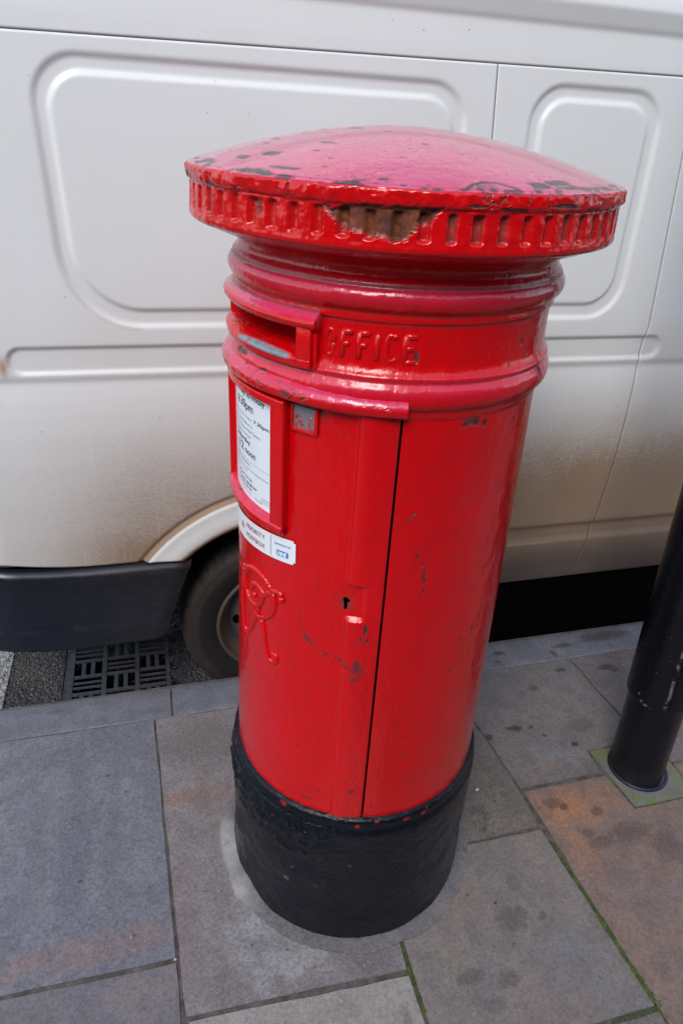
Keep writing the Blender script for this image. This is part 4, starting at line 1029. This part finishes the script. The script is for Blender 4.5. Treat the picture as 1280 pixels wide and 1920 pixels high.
mossline((1.11, .918), (1.29, .918), 500, .0018, .0014, -.0050)
mossline((1.238, 1.46), (1.262, 1.2), 500, .0022, .0016, -.0055, cl(15, 0))
mossline((.80, 1.469), (1.24, 1.469), 500, .0014, .0014, -.0055, cl(12, 0))
mossline((-.0770, 1.42), (-.0680, 1.20), 450, .0014, .0015, -.0055, cl(14, 0))
mossline((-.0560, .98), (-.0500, .90), 250, .0014, .0015, -.0055)
mossline((-.30, .8135), (-.06, .8070), 400, .0016, .0014, -.0060, cl(7, 0))
mossline((.705, .955), (.72, .985), 90, .008, .0014, .0005); mossline((.69, .94), (.70, .955), 60, .006, .0014, .0005)
ms = link('moss', np_mesh('moss', V, Fq), M['moss'], None, 180); tag(ms, 'green moss growing in the joints between paving slabs', 'moss', None, 'stuff')

V = []; Fq = []
for _ in range(1500):
    q = rg.random()
    if q < .45: x, y = rg.uniform(GX0-.02, GX1+.02), GY1-.012+rg.gauss(0, .016)
    elif q < .8: x, y = GX1-.030+rg.gauss(0, .018), rg.uniform(1.62, GY1)
    elif q < .9: x, y = GX0+.006+rg.gauss(0, .008), rg.uniform(1.62, GY1)
    else: x, y = rg.uniform(GX0, GX1), rg.uniform(1.62, GY1)
    tuft(x, y, RZ+.0035, rg.uniform(.0012, .0038))
gs = link('grit', np_mesh('grit', V, Fq), M['asphalt'], None, 40); tag(gs, 'loose grit and silt washed over the drain grate edges', 'grit', None, 'stuff')

def pebble(name, label, cat, x, y, sx, sy, sz, mat, rz=0):
    bm = bmesh.new(); bmesh.ops.create_icosphere(bm, subdivisions=2, radius=1)
    rg2 = random.Random(name+label)
    for v in bm.verts:
        k = 1+rg2.uniform(-.12, .12); v.co = (v.co.x*sx*k, v.co.y*sy*k, v.co.z*sz*k)
    o = bm_obj(name, bm, mat, None, 180); o.location = (x, y, sz*.8); o.rotation_euler = (0, 0, rz); return tag(o, label, cat)
pebble('chewing_gum', 'small cream lump of chewing gum on slab right of post box', 'gum', .723, 1.055, .0056, .0034, .003, simple('cream_gum', (.62, .56, .45), .6), .3)
pebble('bottle_cap', 'small pale disc pressed into the slab left of the post box', 'disc', -.140, .871, .0042, .0045, .0014, simple('pale_tin', (.30, .31, .33), .45, .2, 300, .6))
pebble('pebble', 'tiny pale pebble lodged where two joints meet left of the box', 'pebble', -.055, .806, .0032, .0028, .002, simple('pale_pebble', (.42, .38, .33), .8))

# ------------------------------------------------------------------ black street post
PXC, PYC = 1.185, 1.032
post = thing('street_post', 'tall black painted steel post standing in a mossy concrete pad', 'post', (PXC, PYC, 0))
LEAN = R_(2.4); ax = Vector((.657, -.755, 0))
Lm = Matrix.Rotation(LEAN, 4, Vector((.754, .657, 0))*-1)
def post_part(name, prof, mat, disp=None, attrs=None, n=240, rot=True):
    degs = np.linspace(-289, 71, n+1)
    o = lathe_grid(name, mat, post, degs, prof, disp, attrs, smooth=180)
    if rot: o.matrix_local = Lm
    return o
pnz = lambda D, Z, Rr, P: .0008*(fbm(P, .05, 2, 3)-.5)
post_part('lower_tube', resample([(.0700, -.03), (.0700, .281)], .006), M['black_post'], pnz, {'scuff': lambda D, Z, Rr, P: (1-sst(Z, .02, .08))*.9, 'pale': lambda D, Z, Rr, P: sst(fbm(P, .008, 9, 2), .90, .93)*.3, 'rust': lambda D, Z, Rr, P: (1-sst(Z, .0, .03))*.6*sst(fbm(P, .03, 4, 3), .45, .6)})
post_part('upper_tube', resample([(.069, .268), (.0745, .2700), (.0775, .2735), (.0790, .279), (.0790, .7)], .003)+[(.0790, 1.5), (.0790, 2.9), (.07, 2.905), (.001, 2.91)], M['black_post'], pnz, {'pale': lambda D, Z, Rr, P: np.maximum(sst(fbm(P, .008, 9, 2), .90, .93)*.4, spot_mask(D, Z, P, [(-160, .285, 2, .003), (-152, .278, 3, .003), (-143, .273, 2, .002), (-168, .30, 1.2, .004)], 4, 1.2)*.4 + .35*np.exp(-((D+119+4*(fbm(P, .03, 7, 3)-.5))/2.0)**2)*((Z > .285) & (Z < .52))*sst(fbm(P, .012, 19, 4), .42, .55))})
def rib_bm():
    bm = bmesh.new()
    a = R_(-108); c, s_ = math.cos(a), math.sin(a)
    rows = []
    for k in range(40):
        z = .275+k*.067
        rows.append([bm.verts.new(((.0785+h)*c-wd*s_, (.0785+h)*s_+wd*c, z)) for wd, h in ((-.008, -.002), (-.0065, .003), (.0065, .003), (.008, -.002))])
    for A, B in zip(rows[:-1], rows[1:]):
        for q in range(3): bm.faces.new((A[q], A[q+1], B[q+1], B[q]))
    bm.faces.new(rows[0])
    return bm
o = bm_obj('seam_rib', rib_bm(), M['black_post'], post, 40); o.matrix_local = Lm
bm = bmesh.new()
rings = []
for k in range(73):
    a = R_(k*5); rings.append([bm.verts.new((r*math.cos(a)+.004, r*math.sin(a)-.003, z)) for r, z in ((.070, .006), (.0765, .007), (.0785, .004), (.0785, 0))])
for A, B in zip(rings[:-1], rings[1:]):
    for q in range(3): bm.faces.new((A[q], A[q+1], B[q+1], B[q]))
bm_obj('base_gasket', bm, simple('blue_black_rubber', (.010, .012, .032), .4), post, 180)

# ------------------------------------------------------------------ van
van = thing('parked_van', 'dirty white panel van parked tight against the kerb behind the post box', 'van', (.311, 1.62, RZ))
VO = Vector(van.location)
def vpaint():
    m = bpy.data.materials.new('grimy_white_paint'); t, b = nodes(m)
    g = t.nodes.new('ShaderNodeNewGeometry').outputs['Position']
    base = mixc(t, noise(t, g, 3, 3), (.715, .755, .775), (.695, .720, .725))
    d = attr(t, 'dirt')
    grain = noise(t, mapping(t, g, (.45, 1, 1.9)), 210, 5, .8)
    brush = noise(t, mapping(t, g, (1, 1, 9)), 60, 3, .7)
    streak = ramp(t, noise(t, mapping(t, g, (1, 1, .035)), 95, 3, .6), [(.57, 1), (.68, .90)])
    dd = math_(t, 'MULTIPLY', math_(t, 'MULTIPLY', d, streak), math_(t, 'ADD', math_(t, 'MULTIPLY', math_(t, 'SUBTRACT', grain, .5), 1.3), 1.0), True)
    sz = t.nodes.new('ShaderNodeSeparateXYZ'); t.links.new(g, sz.inputs[0])
    dcol = mixc(t, noise(t, g, 12, 4), (.265, .178, .112), (.22, .150, .100))
    dcol = mixc(t, ramp(t, sz.outputs[2], [(.30, 1), (.46, 0)]), dcol, (.085, .062, .05))  # darker low down: heavier dirt plus painted shade of the tucked-under sill
    c = mixc(t, dd, base, dcol)
    c = mixc(t, ramp(t, brush, [(.60, 0), (.74, .16)]), c, (.40, .36, .33)); c = mixc(t, ramp(t, noise(t, g, 1.6, 4, .6), [(.4, 0), (.7, .14)]), c, (.50, .46, .42))
    # dark road specks and short scratches
    v = t.nodes.new('ShaderNodeTexVoronoi'); v.inputs['Scale'].default_value = 26; t.links.new(g, v.inputs['Vector'])
    sp = math_(t, 'MULTIPLY', ramp(t, v.outputs['Distance'], [(.025, 1), (.05, 0)]), ramp(t, noise(t, g, 5, 2), [(.52, 0), (.58, .8)]))
    c = mixc(t, sp, c, (.06, .05, .05))
    v2 = t.nodes.new('ShaderNodeTexVoronoi'); v2.inputs['Scale'].default_value = 9; t.links.new(mapping(t, g, (.35, 1, 2.2)), v2.inputs['Vector'])
    sp2 = math_(t, 'MULTIPLY', ramp(t, v2.outputs['Distance'], [(.018, 1), (.03, 0)]), ramp(t, noise(t, g, 4, 2), [(.48, 0), (.55, .7)]))
    c = mixc(t, sp2, c, (.10, .08, .075))
    ru = attr(t, 'rust'); c = mixc(t, ru, c, (.34, .20, .11))
    t.links.new(c, b.inputs['Base Color'])
    t.links.new(math_(t, 'ADD', .30, math_(t, 'MULTIPLY', dd, .45), True), b.inputs['Roughness'])
    bump(t, b, [(noise(t, g, 2.6, 3), .22, .012), (math_(t, 'MULTIPLY', grain, d), .25, .0006)])
    return m
M['van'] = vpaint()
WCX, WCZ = .311, .170
PZ = np.array([(.19, 1.645), (.205, 1.632), (.225, 1.620), (.26, 1.610), (.30, 1.602), (.35, 1.5955), (.376, 1.5935), (.383, 1.5935), (.390, 1.5975), (.400, 1.6015), (.425, 1.6020), (.438, 1.5995), (.446, 1.5935), (.455, 1.5915), (.55, 1.5890), (.65, 1.5880), (.75, 1.5890), (.82, 1.5915), (.87, 1.5950), (.905, 1.5990), (.930, 1.6030), (.9420, 1.6052), (.9480, 1.6055), (.9560, 1.6035), (.9640, 1.6020), (1.0, 1.6030), (1.05, 1.6045), (1.15, 1.6075), (1.3, 1.6125), (1.45, 1.6180), (1.58, 1.6235), (1.64, 1.6260), (1.69, 1.6300), (1.698, 1.6305), (1.706, 1.6265), (1.74, 1.6180), (1.752, 1.6205), (1.80, 1.634), (1.90, 1.650), (2.0, 1.675), (2.08, 1.715), (2.13, 1.77), (2.155, 1.84), (2.165, 1.92)])
def yprof(z): return np.interp(z, PZ[:, 1-1], PZ[:, 1])
def sdrr(x, z, x0, x1, z0, z1, rtl, rtr, rbl, rbr):
    cx, cz, hx, hz = (x0+x1)/2, (z0+z1)/2, (x1-x0)/2, (z1-z0)/2
    px, pz = x-cx, z-cz
    r = np.where(px < 0, np.where(pz > 0, rtl, rbl), np.where(pz > 0, rtr, rbr))
    qx, qz = np.abs(px)-hx+r, np.abs(pz)-hz+r
    return np.minimum(np.maximum(qx, qz), 0)+np.hypot(np.maximum(qx, 0), np.maximum(qz, 0))-r
def chan(x, z, R4, inset, rad, dep):
    xs = x+(1.50-z)*(-.035)*(1 if R4[4] else 0)*np.clip((R4[0]+.25-x)/.25, 0, 1)
    do = sdrr(xs, z, *R4[:4], *rad)
    di = sdrr(xs, z, R4[0]+inset[0], R4[1]-inset[1], R4[2]+inset[2], R4[3]-inset[3], *[max(.02, r-.03) for r in rad])
    return dep*sst(-do, 0, .013)*sst(di, 0, .012), do
def van_y(x, z):
    y = yprof(z)
    c1, d1 = chan(x, z, (-.190, .708, 1.066, 1.585, 1), (.038, .040, .046, .041), (.095, .090, .165, .15), .0066)
    c2, d2 = chan(x, z, (.853, 1.203, 1.074, 1.597, 0), (.040, .042, .046, .039), (.085, .085, .10, .10), .0066)
    c3, d3 = chan(x, z, (1.385, 2.05, 1.074, 1.602, 0), (.040, .042, .046, .039), (.085, .085, .10, .10), .0066)
    gx = np.clip(x, -.282, 1.327); dg = np.hypot(x-gx, (z-.9975))-.0330
    g = .0072*sst(-dg, 0, .009)
    rr = np.hypot(x-WCX, z-WCZ)
    arch = np.where(z < .9, -.010*sst(.478-rr, .0, .020)-.004*sst(.47-rr, .02, .07)+.006*np.exp(-((rr-.476)/.007)**2), 0)
    return y+c1+c2+c3+g+arch, rr, d1, dg
def van_dirt(x, z, P):
    base = np.interp(z, [.2, .37, .385, .39, .45, .55, .65, .75, .85, .93, .96, 1.1, 1.6, 2.2], [1.5, 1.4, .85, 1.2, 1.25, 1.05, .84, .56, .30, .18, .22, .08, .03, .04])
    lf = sst(x, -.42, .0); base = base*(.35+.65*lf)
    rightm = .85+.35*sst(x, .6, 1.3); base = base*rightm
    rr = np.hypot(x-WCX, z-WCZ)
    lip = (1-sst(rr, .462, .470))*(z < .9)
    base = base*(1-lip)+(.16+.35*(1-sst(rr, .395, .43)))*lip
    base = base+1.1*np.exp(-((rr-.473)/.006)**2)*(z < .9)*sst(x, -.2, -.08)
    base = base+.8*np.exp(-((rr-.397)/.006)**2)*(z < .9)
    return base*(.88+.24*fbm(P, .12, 15, 4))
SX = lambda z: .7675+.0*z+np.interp(z, [.2, .9, 1.45, 1.62], [.010, .012, .006, -.004])
S2 = lambda z: np.interp(z, [.2, .225, .38, .447, .68, .955, .965, 1.035, 1.05, 1.458, 1.62], [1.255, 1.262, 1.286, 1.291, 1.301, 1.303, 1.303, 1.304, 1.307, 1.281, 1.270])
def gz(x): return 1.6105+.0122*x
def corner(u):
    RC = .13; x0 = -.385
    ph = np.clip((x0-u)/RC, 0, PI/2); ext = np.maximum(0, (x0-u)-RC*PI/2)
    X = np.where(u < x0, x0-RC*np.sin(ph), u); Y = np.where(u < x0, RC*(1-np.cos(ph))+ext, 0)
    nx = np.where(u < x0, np.sin(ph), 0)
    return X, Y, ph
def van_panel(name, fx0, fx1, z0, z1, nx, nz, arch=False, dirt=True, zb=None, ztop=None, xs=None, part=None, yoff=0.0, mat=None):
    zs = np.linspace(z0, z1, nz); V = np.zeros((nz, nx, 3)); U = np.zeros((nz, nx))
    for i, z in enumerate(zs):
        a, b2 = fx0(z), fx1(z)
        U[i] = np.linspace(a, b2, nx) if xs is None else xs(a, b2, nx)
    Zg = np.repeat(zs[:, None], nx, 1)
    if ztop:   # lift rows so the top edge follows the gutter
        k = sst(Zg, 1.0, 1.6); Zg = Zg+(gz(U)-z1)*k*1.0 if ztop == 'top' else Zg
    if ztop == 'bottom':
        k = 1-sst(Zg, z0, z0+.06); Zg = Zg+(gz(U)+.0016-z0)*k
    if zb is not None: 
        lowk = np.clip(1-(Zg-z0)/.10, 0, 1); Zg = Zg+zb(U)*lowk
    u = U.ravel().copy(); z = Zg.ravel().copy()
    keep_r = np.hypot(u-WCX, z-WCZ)
    if arch:
        cell = .0052; nr = np.abs(keep_r-.395) < cell
        s = .395/keep_r[nr]; u[nr] = WCX+(u[nr]-WCX)*s; z[nr] = WCZ+(z[nr]-WCZ)*s
        keep_r = np.hypot(u-WCX, z-WCZ)
    y, rr, d1, dg = van_y(u, z)
    X, Y, ph = corner(u)
    off = (y-1.60)
    Pw = np.c_[X+off*np.sin(ph), 1.60+Y+off*np.cos(ph)+yoff, z]
    i = np.arange(nz-1)[:, None]*nx; j = np.arange(nx-1)[None, :]; a = (i+j).ravel(); Fq = np.c_[a, a+1, a+nx+1, a+nx]
    if arch: Fq = Fq[keep_r[Fq].mean(1) > (.3951 if mat is None else .43)]
    P0 = np.c_[u, Pw[:, 1]*0, z]
    at = {'dirt': van_dirt(u, z, P0),
          'rust': np.clip(np.exp(-((u+.322)/.009)**2-((z-.985)/.022)**2)*.9 + .75*np.exp(-((u+.375)/.022)**2-((z-.925)/.035)**2)*(.4+fbm(P0, .03, 8, 3)) + .38*np.exp(-((d1-.001)/.0028)**2)*(u < -.02)*(z < 1.5)*sst(1.52-z, 0, .3)*(fbm(P0, .02, 18, 3)+.2), 0, 1)}
    me = np_mesh(name, Pw-np.array(VO), Fq, at)
    o = link(name, me, mat or M['van'], van, 60)
    if yoff == 0 and mat is None:
        md = o.modifiers.new('s', 'SOLIDIFY'); md.thickness = .004; md.offset = -1
    return o
G2 = .0012
# row spacing 4-5 mm in the visible part
zbody = 1.6195
van_panel('rear_side_panel', lambda z: -.70, lambda z: SX(z)-G2, .452, zbody, 330, 262, True, zb=lambda u: .026*np.clip((-.15-u)/.25, 0, 1)**2, ztop='top')
van_panel('sill_panel', lambda z: .52, lambda z: SX(z)-G2, .222, .4515, 56, 52, True)
van_panel('side_door', lambda z: SX(z)+G2, lambda z: S2(z)-G2, .222, zbody, 120, 310, ztop='top')
van_panel('front_door', lambda z: S2(z)+G2, lambda z: 2.26+0*z, .222, zbody, 150, 250, ztop='top')
van_panel('roof_side', lambda z: -.70, lambda z: 2.26, 1.6225, 2.165, 300, 120, ztop='bottom')
van_panel('panel_backing', lambda z: -.70, lambda z: 2.255, .46, 1.66, 160, 120, True, yoff=.020, mat=simple('grey_seal', (.22, .22, .22), .7))
van_panel('sill_backing', lambda z: .72, lambda z: 2.255, .225, .47, 80, 20, yoff=.014, mat=simple('grey_seal_low', (.30, .30, .31), .7))
def vb(name, boxes, mat, parent=van, bev=.01, smooth=40):
    bm = bmesh.new()
    for (x0, x1, y0, y1, z0, z1) in boxes: addbox(bm, x0-VO.x, x1-VO.x, y0-VO.y, y1-VO.y, z0-VO.z, z1-VO.z, bev)
    return bm_obj(name, bm, mat, parent, smooth)
plain_white = simple('van_white', (.72, .73, .75), .35, 0, 3, .05)
black_pl = simple('black_plastic_trim', (.03, .03, .033), .45)
vb('load_body', [(-.50, 2.26, 1.70, 3.50, .63, 1.62), (.76, 2.26, 1.70, 3.50, .46, .63), (-.50, -.13, 1.70, 3.50, .46, .63), (-.50, 2.26, 1.72, 3.48, 1.60, 2.158)], plain_white, bev=.02)
vb('underbody_and_shade_block', [(-.50, .05, 1.74, 3.45, .30, .452), (.60, 3.9, 1.64, 3.48, .235, .46), (.66, 3.0, 1.665, 3.3, -.085, .30), (-.45, .6, 2.0, 3.48, .28, .46)], M['void'], bev=0)  # low third box is a black stand-in for shade under the van
# cab: nose and windscreen, beyond the frame
bm = bmesh.new(); prof = [(2.262, .235), (3.95, .235), (4.02, .40), (4.00, .70), (3.88, .84), (3.35, 1.02), (2.78, 1.62), (2.62, 1.86), (2.262, 2.16)]
A = [bm.verts.new((x-VO.x, 1.61-VO.y, z-VO.z)) for x, z in prof]; B = [bm.verts.new((x-VO.x, 3.50-VO.y, z-VO.z)) for x, z in prof]
bm.faces.new(A); bm.faces.new(B[::-1])
for k in range(len(prof)): bm.faces.new((A[k], B[k], B[(k+1) % len(prof)], A[(k+1) % len(prof)]))
bmesh.ops.bevel(bm, geom=bm.edges[:], offset=.03, segments=3, affect='EDGES')
bm_obj('cab', bm, plain_white, van, 40)
glass = simple('dark_glass', (.02, .025, .03), .08)
bm = bmesh.new()
for lst in ([(2.36, 1.10), (3.16, 1.10), (2.74, 1.56), (2.36, 1.60)],):
    f = [bm.verts.new((x-VO.x, 1.606-VO.y, z-VO.z)) for x, z in lst]; bm.faces.new(f)
bm_obj('side_window', bm, glass, van, 180)
bm = bmesh.new(); f = [bm.verts.new((x-VO.x, y-VO.y, z-VO.z)) for x, y, z in ((3.31, 1.74, 1.075), (3.31, 3.37, 1.075), (2.83, 3.33, 1.585), (2.83, 1.78, 1.585))]
bm.faces.new(f); o = bm_obj('windscreen', bm, glass, van, 180)
o.location = (.012, 0, .012)

# arch return flange and wheel housing
bm = bmesh.new(); rows = []
for k in range(61):
    th = R_(8+k*(128/60)); c, s = math.cos(th), math.sin(th)
    rows.append([bm.verts.new((WCX+r*c-VO.x, y-VO.y, WCZ+r*s-VO.z)) for r, y in ((.3945, 1.577), (.392, 1.579), (.391, 1.592))])
for A, B in zip(rows[:-1], rows[1:]):
    for q in range(2): bm.faces.new((A[q], A[q+1], B[q+1], B[q]))
bm_obj('arch_flange', bm, simple('brown_dirt_edge', (.20, .145, .10), .8, 0, 60, .4), van, 180)
bm = bmesh.new(); rows = []
for k in range(41):
    th = R_(-6+k*3.75); c, s = math.cos(th), math.sin(th)
    rows.append([bm.verts.new((WCX+r*c-VO.x, y-VO.y, WCZ+r*s-VO.z)) for r, y in ((.3925, 1.592), (.425, 1.61), (.43, 2.0), (.02, 2.02))])
for A, B in zip(rows[:-1], rows[1:]):
    for q in range(3): bm.faces.new((A[q], A[q+1], B[q+1], B[q]))
bm_obj('wheel_housing', bm, simple('black_wheel_housing', (.006, .006, .007), .8, spec=.1), van, 180)

# bumper
bp = [(.4480, 1.602), (.4475, 1.5900), (.4440, 1.5835), (.4330, 1.5740), (.4250, 1.5715), (.4190, 1.5730), (.4120, 1.5775), (.36, 1.5795), (.30, 1.5790), (.281, 1.5775), (.2740, 1.5745), (.2640, 1.5680), (.2590, 1.5665), (.2540, 1.5675), (.240, 1.5700), (.21, 1.5730), (.198, 1.5765), (.1920, 1.5830), (.1900, 1.60), (.1900, 1.66)]
bm = bmesh.new(); rows = []; nb = 90
for k in range(nb+1):
    q = k/nb; row = []
    for (z, y) in bp:
        xe = .034+(z-.44)*.36
        u = xe+(-1.35-xe)*q**.9
        X, Y, ph = corner(np.array([u+.02])); X, Y, ph = float(X[0]), float(Y[0]), float(ph[0])
        off = y-1.60
        if k == 0: off += .010
        zz = z+ (.016*min(1, max(0, (-.2-u)/.25))**2 if z > .43 else .028*min(1, max(0, (-.33-u)/.14))**2 if z < .2 else 0)
        row.append(bm.verts.new((X+off*math.sin(ph)-VO.x, 1.60+Y+off*math.cos(ph)-VO.y, zz-VO.z)))
    rows.append(row)
for A, B in zip(rows[:-1], rows[1:]):
    for q in range(len(bp)-1): bm.faces.new((A[q], A[q+1], B[q+1], B[q]))
# end return
end = [bm.verts.new((v.co.x+.004, v.co.y+.06, v.co.z)) for v in rows[0]]
for q in range(len(bp)-1): bm.faces.new((rows[0][q], end[q], end[q+1], rows[0][q+1]))
m = bpy.data.materials.new('weathered_bumper_plastic'); t, b = nodes(m); g = t.nodes.new('ShaderNodeNewGeometry').outputs['Position']
sx = t.nodes.new('ShaderNodeSeparateXYZ'); t.links.new(g, sx.inputs[0])
brown = math_(t, 'MULTIPLY', ramp(t, math_(t, 'ADD', sx.outputs[0], .45), [(.12, 0), (.45, 1)]), ramp(t, noise(t, mapping(t, g, (1, 1, 3)), 18, 5), [(.35, .25), (.65, .9)]))
c = mixc(t, noise(t, mapping(t, g, (1, 1, 4)), 30, 5), (.004, .006, .012), (.011, .015, .025))
c = mixc(t, math_(t, 'MULTIPLY', brown, .55), c, (.040, .030, .025))
b.inputs['Specular IOR Level'].default_value = .4
t.links.new(c, b.inputs['Base Color']); t.links.new(ramp(t, noise(t, g, 14, 4), [(.3, .18), (.7, .32)]), b.inputs['Roughness'])
bump(t, b, [(noise(t, g, 500, 2), .25, .0006)])
bm_obj('rear_bumper', bm, m, van, 50)

# wheels
rubber = bpy.data.materials.new('dusty_rubber'); t, b = nodes(rubber); o_ = objco(t)
sx = t.nodes.new('ShaderNodeSeparateXYZ'); t.links.new(o_, sx.inputs[0])
rr_ = math_(t, 'SQRT', math_(t, 'ADD', math_(t, 'MULTIPLY', sx.outputs[0], sx.outputs[0]), math_(t, 'MULTIPLY', sx.outputs[2], sx.outputs[2])))
bandm = math_(t, 'MULTIPLY', ramp(t, math_(t, 'ADD', rr_, math_(t, 'MULTIPLY', noise(t, o_, 14, 3), .016)), [(.252, .15), (.262, .85), (.298, .9), (.304, .1)]), ramp(t, sx.outputs[1], [(.03, 1), (.06, 0)]))
c = mixc(t, noise(t, o_, 40, 5), (.006, .006, .008), (.014, .013, .014)); b.inputs['Specular IOR Level'].default_value = .25; c = mixc(t, math_(t, 'MULTIPLY', bandm, ramp(t, noise(t, o_, 25, 5), [(.3, .6), (.6, 1)])), c, (.034, .026, .022))
t.links.new(c, b.inputs['Base Color']); b.inputs['Roughness'].default_value = .72
bump(t, b, [(noise(t, o_, 90, 4), .3, .0015)])
rimm = bpy.data.materials.new('steel_wheel'); t, b = nodes(rimm); o_ = objco(t)
sx = t.nodes.new('ShaderNodeSeparateXYZ'); t.links.new(o_, sx.inputs[0])
rr_ = math_(t, 'SQRT', math_(t, 'ADD', math_(t, 'MULTIPLY', sx.outputs[0], sx.outputs[0]), math_(t, 'MULTIPLY', sx.outputs[2], sx.outputs[2])))
c = mixc(t, noise(t, o_, 30, 5), (.065, .066, .075), (.10, .10, .105)); rk = ramp(t, math_(t, 'ADD', rr_, math_(t, 'MULTIPLY', noise(t, o_, 60, 4), .02)), [(.165, .15), (.180, .9)])
c = mixc(t, rk, c, mixc(t, noise(t, o_, 100, 4), (.06, .035, .022), (.11, .068, .042)))
t.links.new(c, b.inputs['Base Color']); b.inputs['Roughness'].default_value = .55; b.inputs['Metallic'].default_value = .2
def ring_lathe(name, prof, mat, parent, n=180, notch=False):
    prof = np.array(prof); a = np.linspace(0, 2*PI, n+1)[:-1]; k = len(prof)
    A = np.repeat(a, k); Rr = np.tile(prof[:, 0], n); Y = np.tile(prof[:, 1], n)
    if notch: 
        ph = np.floor(A/(2*PI)*n).astype(int) % 4
        Rr = Rr-np.where((Rr > .2865) & (ph == 0), .0045, 0)
    V = np.c_[Rr*np.cos(A), Y, Rr*np.sin(A)]
    i = np.arange(n)[:, None]*k; i2 = ((np.arange(n)+1) % n)[:, None]*k; j = np.arange(k-1)[None, :]
    Fq = np.stack([i+j, i+j+1, i2+j+1, i2+j], -1).reshape(-1, 4)
    return link(name, np_mesh(name, V, Fq), mat, parent, 35)
def wheel(x, y, flip=1):
    w_ = bpy.data.objects.new('wheel', None); sc.collection.objects.link(w_); w_.parent = van
    w_.location = (x-VO.x, y-VO.y, .172-VO.z)
    w_.scale = (1, flip, 1)
    ring_lathe('tyre', [(.190, .020), (.194, .006), (.200, .003), (.215, -.004), (.238, -.008), (.262, -.008), (.266, -.0065), (.270, -.007), (.280, -.002), (.287, .006), (.2925, .016), (.2975, .035), (.2980, .060), (.2935, .062), (.2935, .070), (.2985, .072), (.2985, .105), (.2940, .107), (.2940, .115), (.2980, .117), (.297, .150), (.290, .178), (.27, .19), (.20, .185)], rubber, w_, 240, True)
    rim = ring_lathe('rim', [(.1965, .030), (.1965, .004), (.1935, .000), (.1880, -.001), (.184, .003), (.182, .012), (.178, .022), (.170, .030), (.160, .050), (.152, .060), (.146, .056), (.120, .040), (.085, .034), (.070, .036), (.064, .030), (.060, .010), (.052, .006), (.0005, .006)], rimm, w_, 120)
    for k in range(10):
        th = 2*PI*k/10+.05; bm = bmesh.new(); bmesh.ops.create_cone(bm, cap_ends=True, segments=14, radius1=.0125, radius2=.0125, depth=.004)
        o = bm_obj('vent_hole', bm, M['void'], w_, 30); o.location = (.132*math.cos(th), .0445, .132*math.sin(th)); o.rotation_euler = (PI/2+.45*math.sin(th)*0, 0, 0); o.scale = (1, 1.25, 1)
    return w_
wheel(WCX, 1.622); wheel(3.25, 1.622); wheel(WCX, 3.47, -1); wheel(3.25, 3.47, -1)


# unseen building added behind the viewer to wall in the light and darken reflections
bld = thing('added_brick_building', 'unseen single storey dark brick building added behind the viewer to darken reflections', 'building', (0, -4.6, 0))
brm = bpy.data.materials.new('dark_brick'); t, b = nodes(brm); o_ = objco(t)
br = t.nodes.new('ShaderNodeTexBrick'); br.inputs['Scale'].default_value = 1; br.inputs['Brick Width'].default_value = .225; br.inputs['Row Height'].default_value = .075; br.inputs['Mortar Size'].default_value = .008
br.inputs['Color1'].default_value = (.09, .055, .04, 1); br.inputs['Color2'].default_value = (.13, .08, .06, 1); br.inputs['Mortar'].default_value = (.16, .15, .13, 1)
mp_ = t.nodes.new('ShaderNodeMapping'); mp_.inputs['Rotation'].default_value = (PI/2, 0, 0); t.links.new(o_, mp_.inputs[0]); t.links.new(mp_.outputs[0], br.inputs['Vector'])
t.links.new(br.outputs['Color'], b.inputs['Base Color']); b.inputs['Roughness'].default_value = .85
def bb(name, boxes, mat, parent, bev=0):
    bm = bmesh.new()
    for q in boxes: addbox(bm, *q, bev)
    return bm_obj(name, bm, mat, parent, 40)
HB = 4.4; wins = [(x, z) for x in np.arange(-11, 12, 2.2) for z in (.9,)]
boxes = [(-12, 12, -6, -.12, 0, HB)]
zc = [0, .9, 2.9, HB]
for k in range(0, len(zc)-1, 2): boxes.append((-12, 12, -.13, 0, zc[k], zc[k+1]))
for z0_, z1_ in ((.9, 2.9),):
    xs_ = [-12]+[v for x in np.arange(-11, 12, 2.2) for v in (x, x+1.1)]+[12]
    for k in range(0, len(xs_)-1, 2): boxes.append((xs_[k], xs_[k+1], -.13, 0, z0_, z1_))
bb('wall', boxes, brm, bld)
wf = simple('white_sash', (.55, .55, .53), .5); wg = simple('window_glass', (.02, .022, .025), .06)
for x in np.arange(-11, 12, 2.2):
    for z0_, z1_ in ((.9, 2.9),):
        w1 = bb('window', [(x, x+.06, -.11, -.07, z0_, z1_), (x+1.04, x+1.1, -.11, -.07, z0_, z1_), (x, x+1.1, -.11, -.07, (z0_+z1_)/2-.03, (z0_+z1_)/2+.03), (x, x+1.1, -.11, -.07, z1_-.06, z1_), (x, x+1.1, -.11, .04, z0_-.06, z0_+.03)], wf, bld)
        bb('pane', [(x+.02, x+1.08, -.105, -.1, z0_+.02, z1_-.02)], wg, w1)
bb('cornice', [(-12.1, 12.1, -6.1, .18, HB, HB+.25)], simple('stone_cornice', (.28, .26, .23), .8), bld, .02)

print('objects', len(bpy.data.objects), 'tris', sum(len(o.data.loops) for o in bpy.data.objects if o.type == 'MESH')//2)
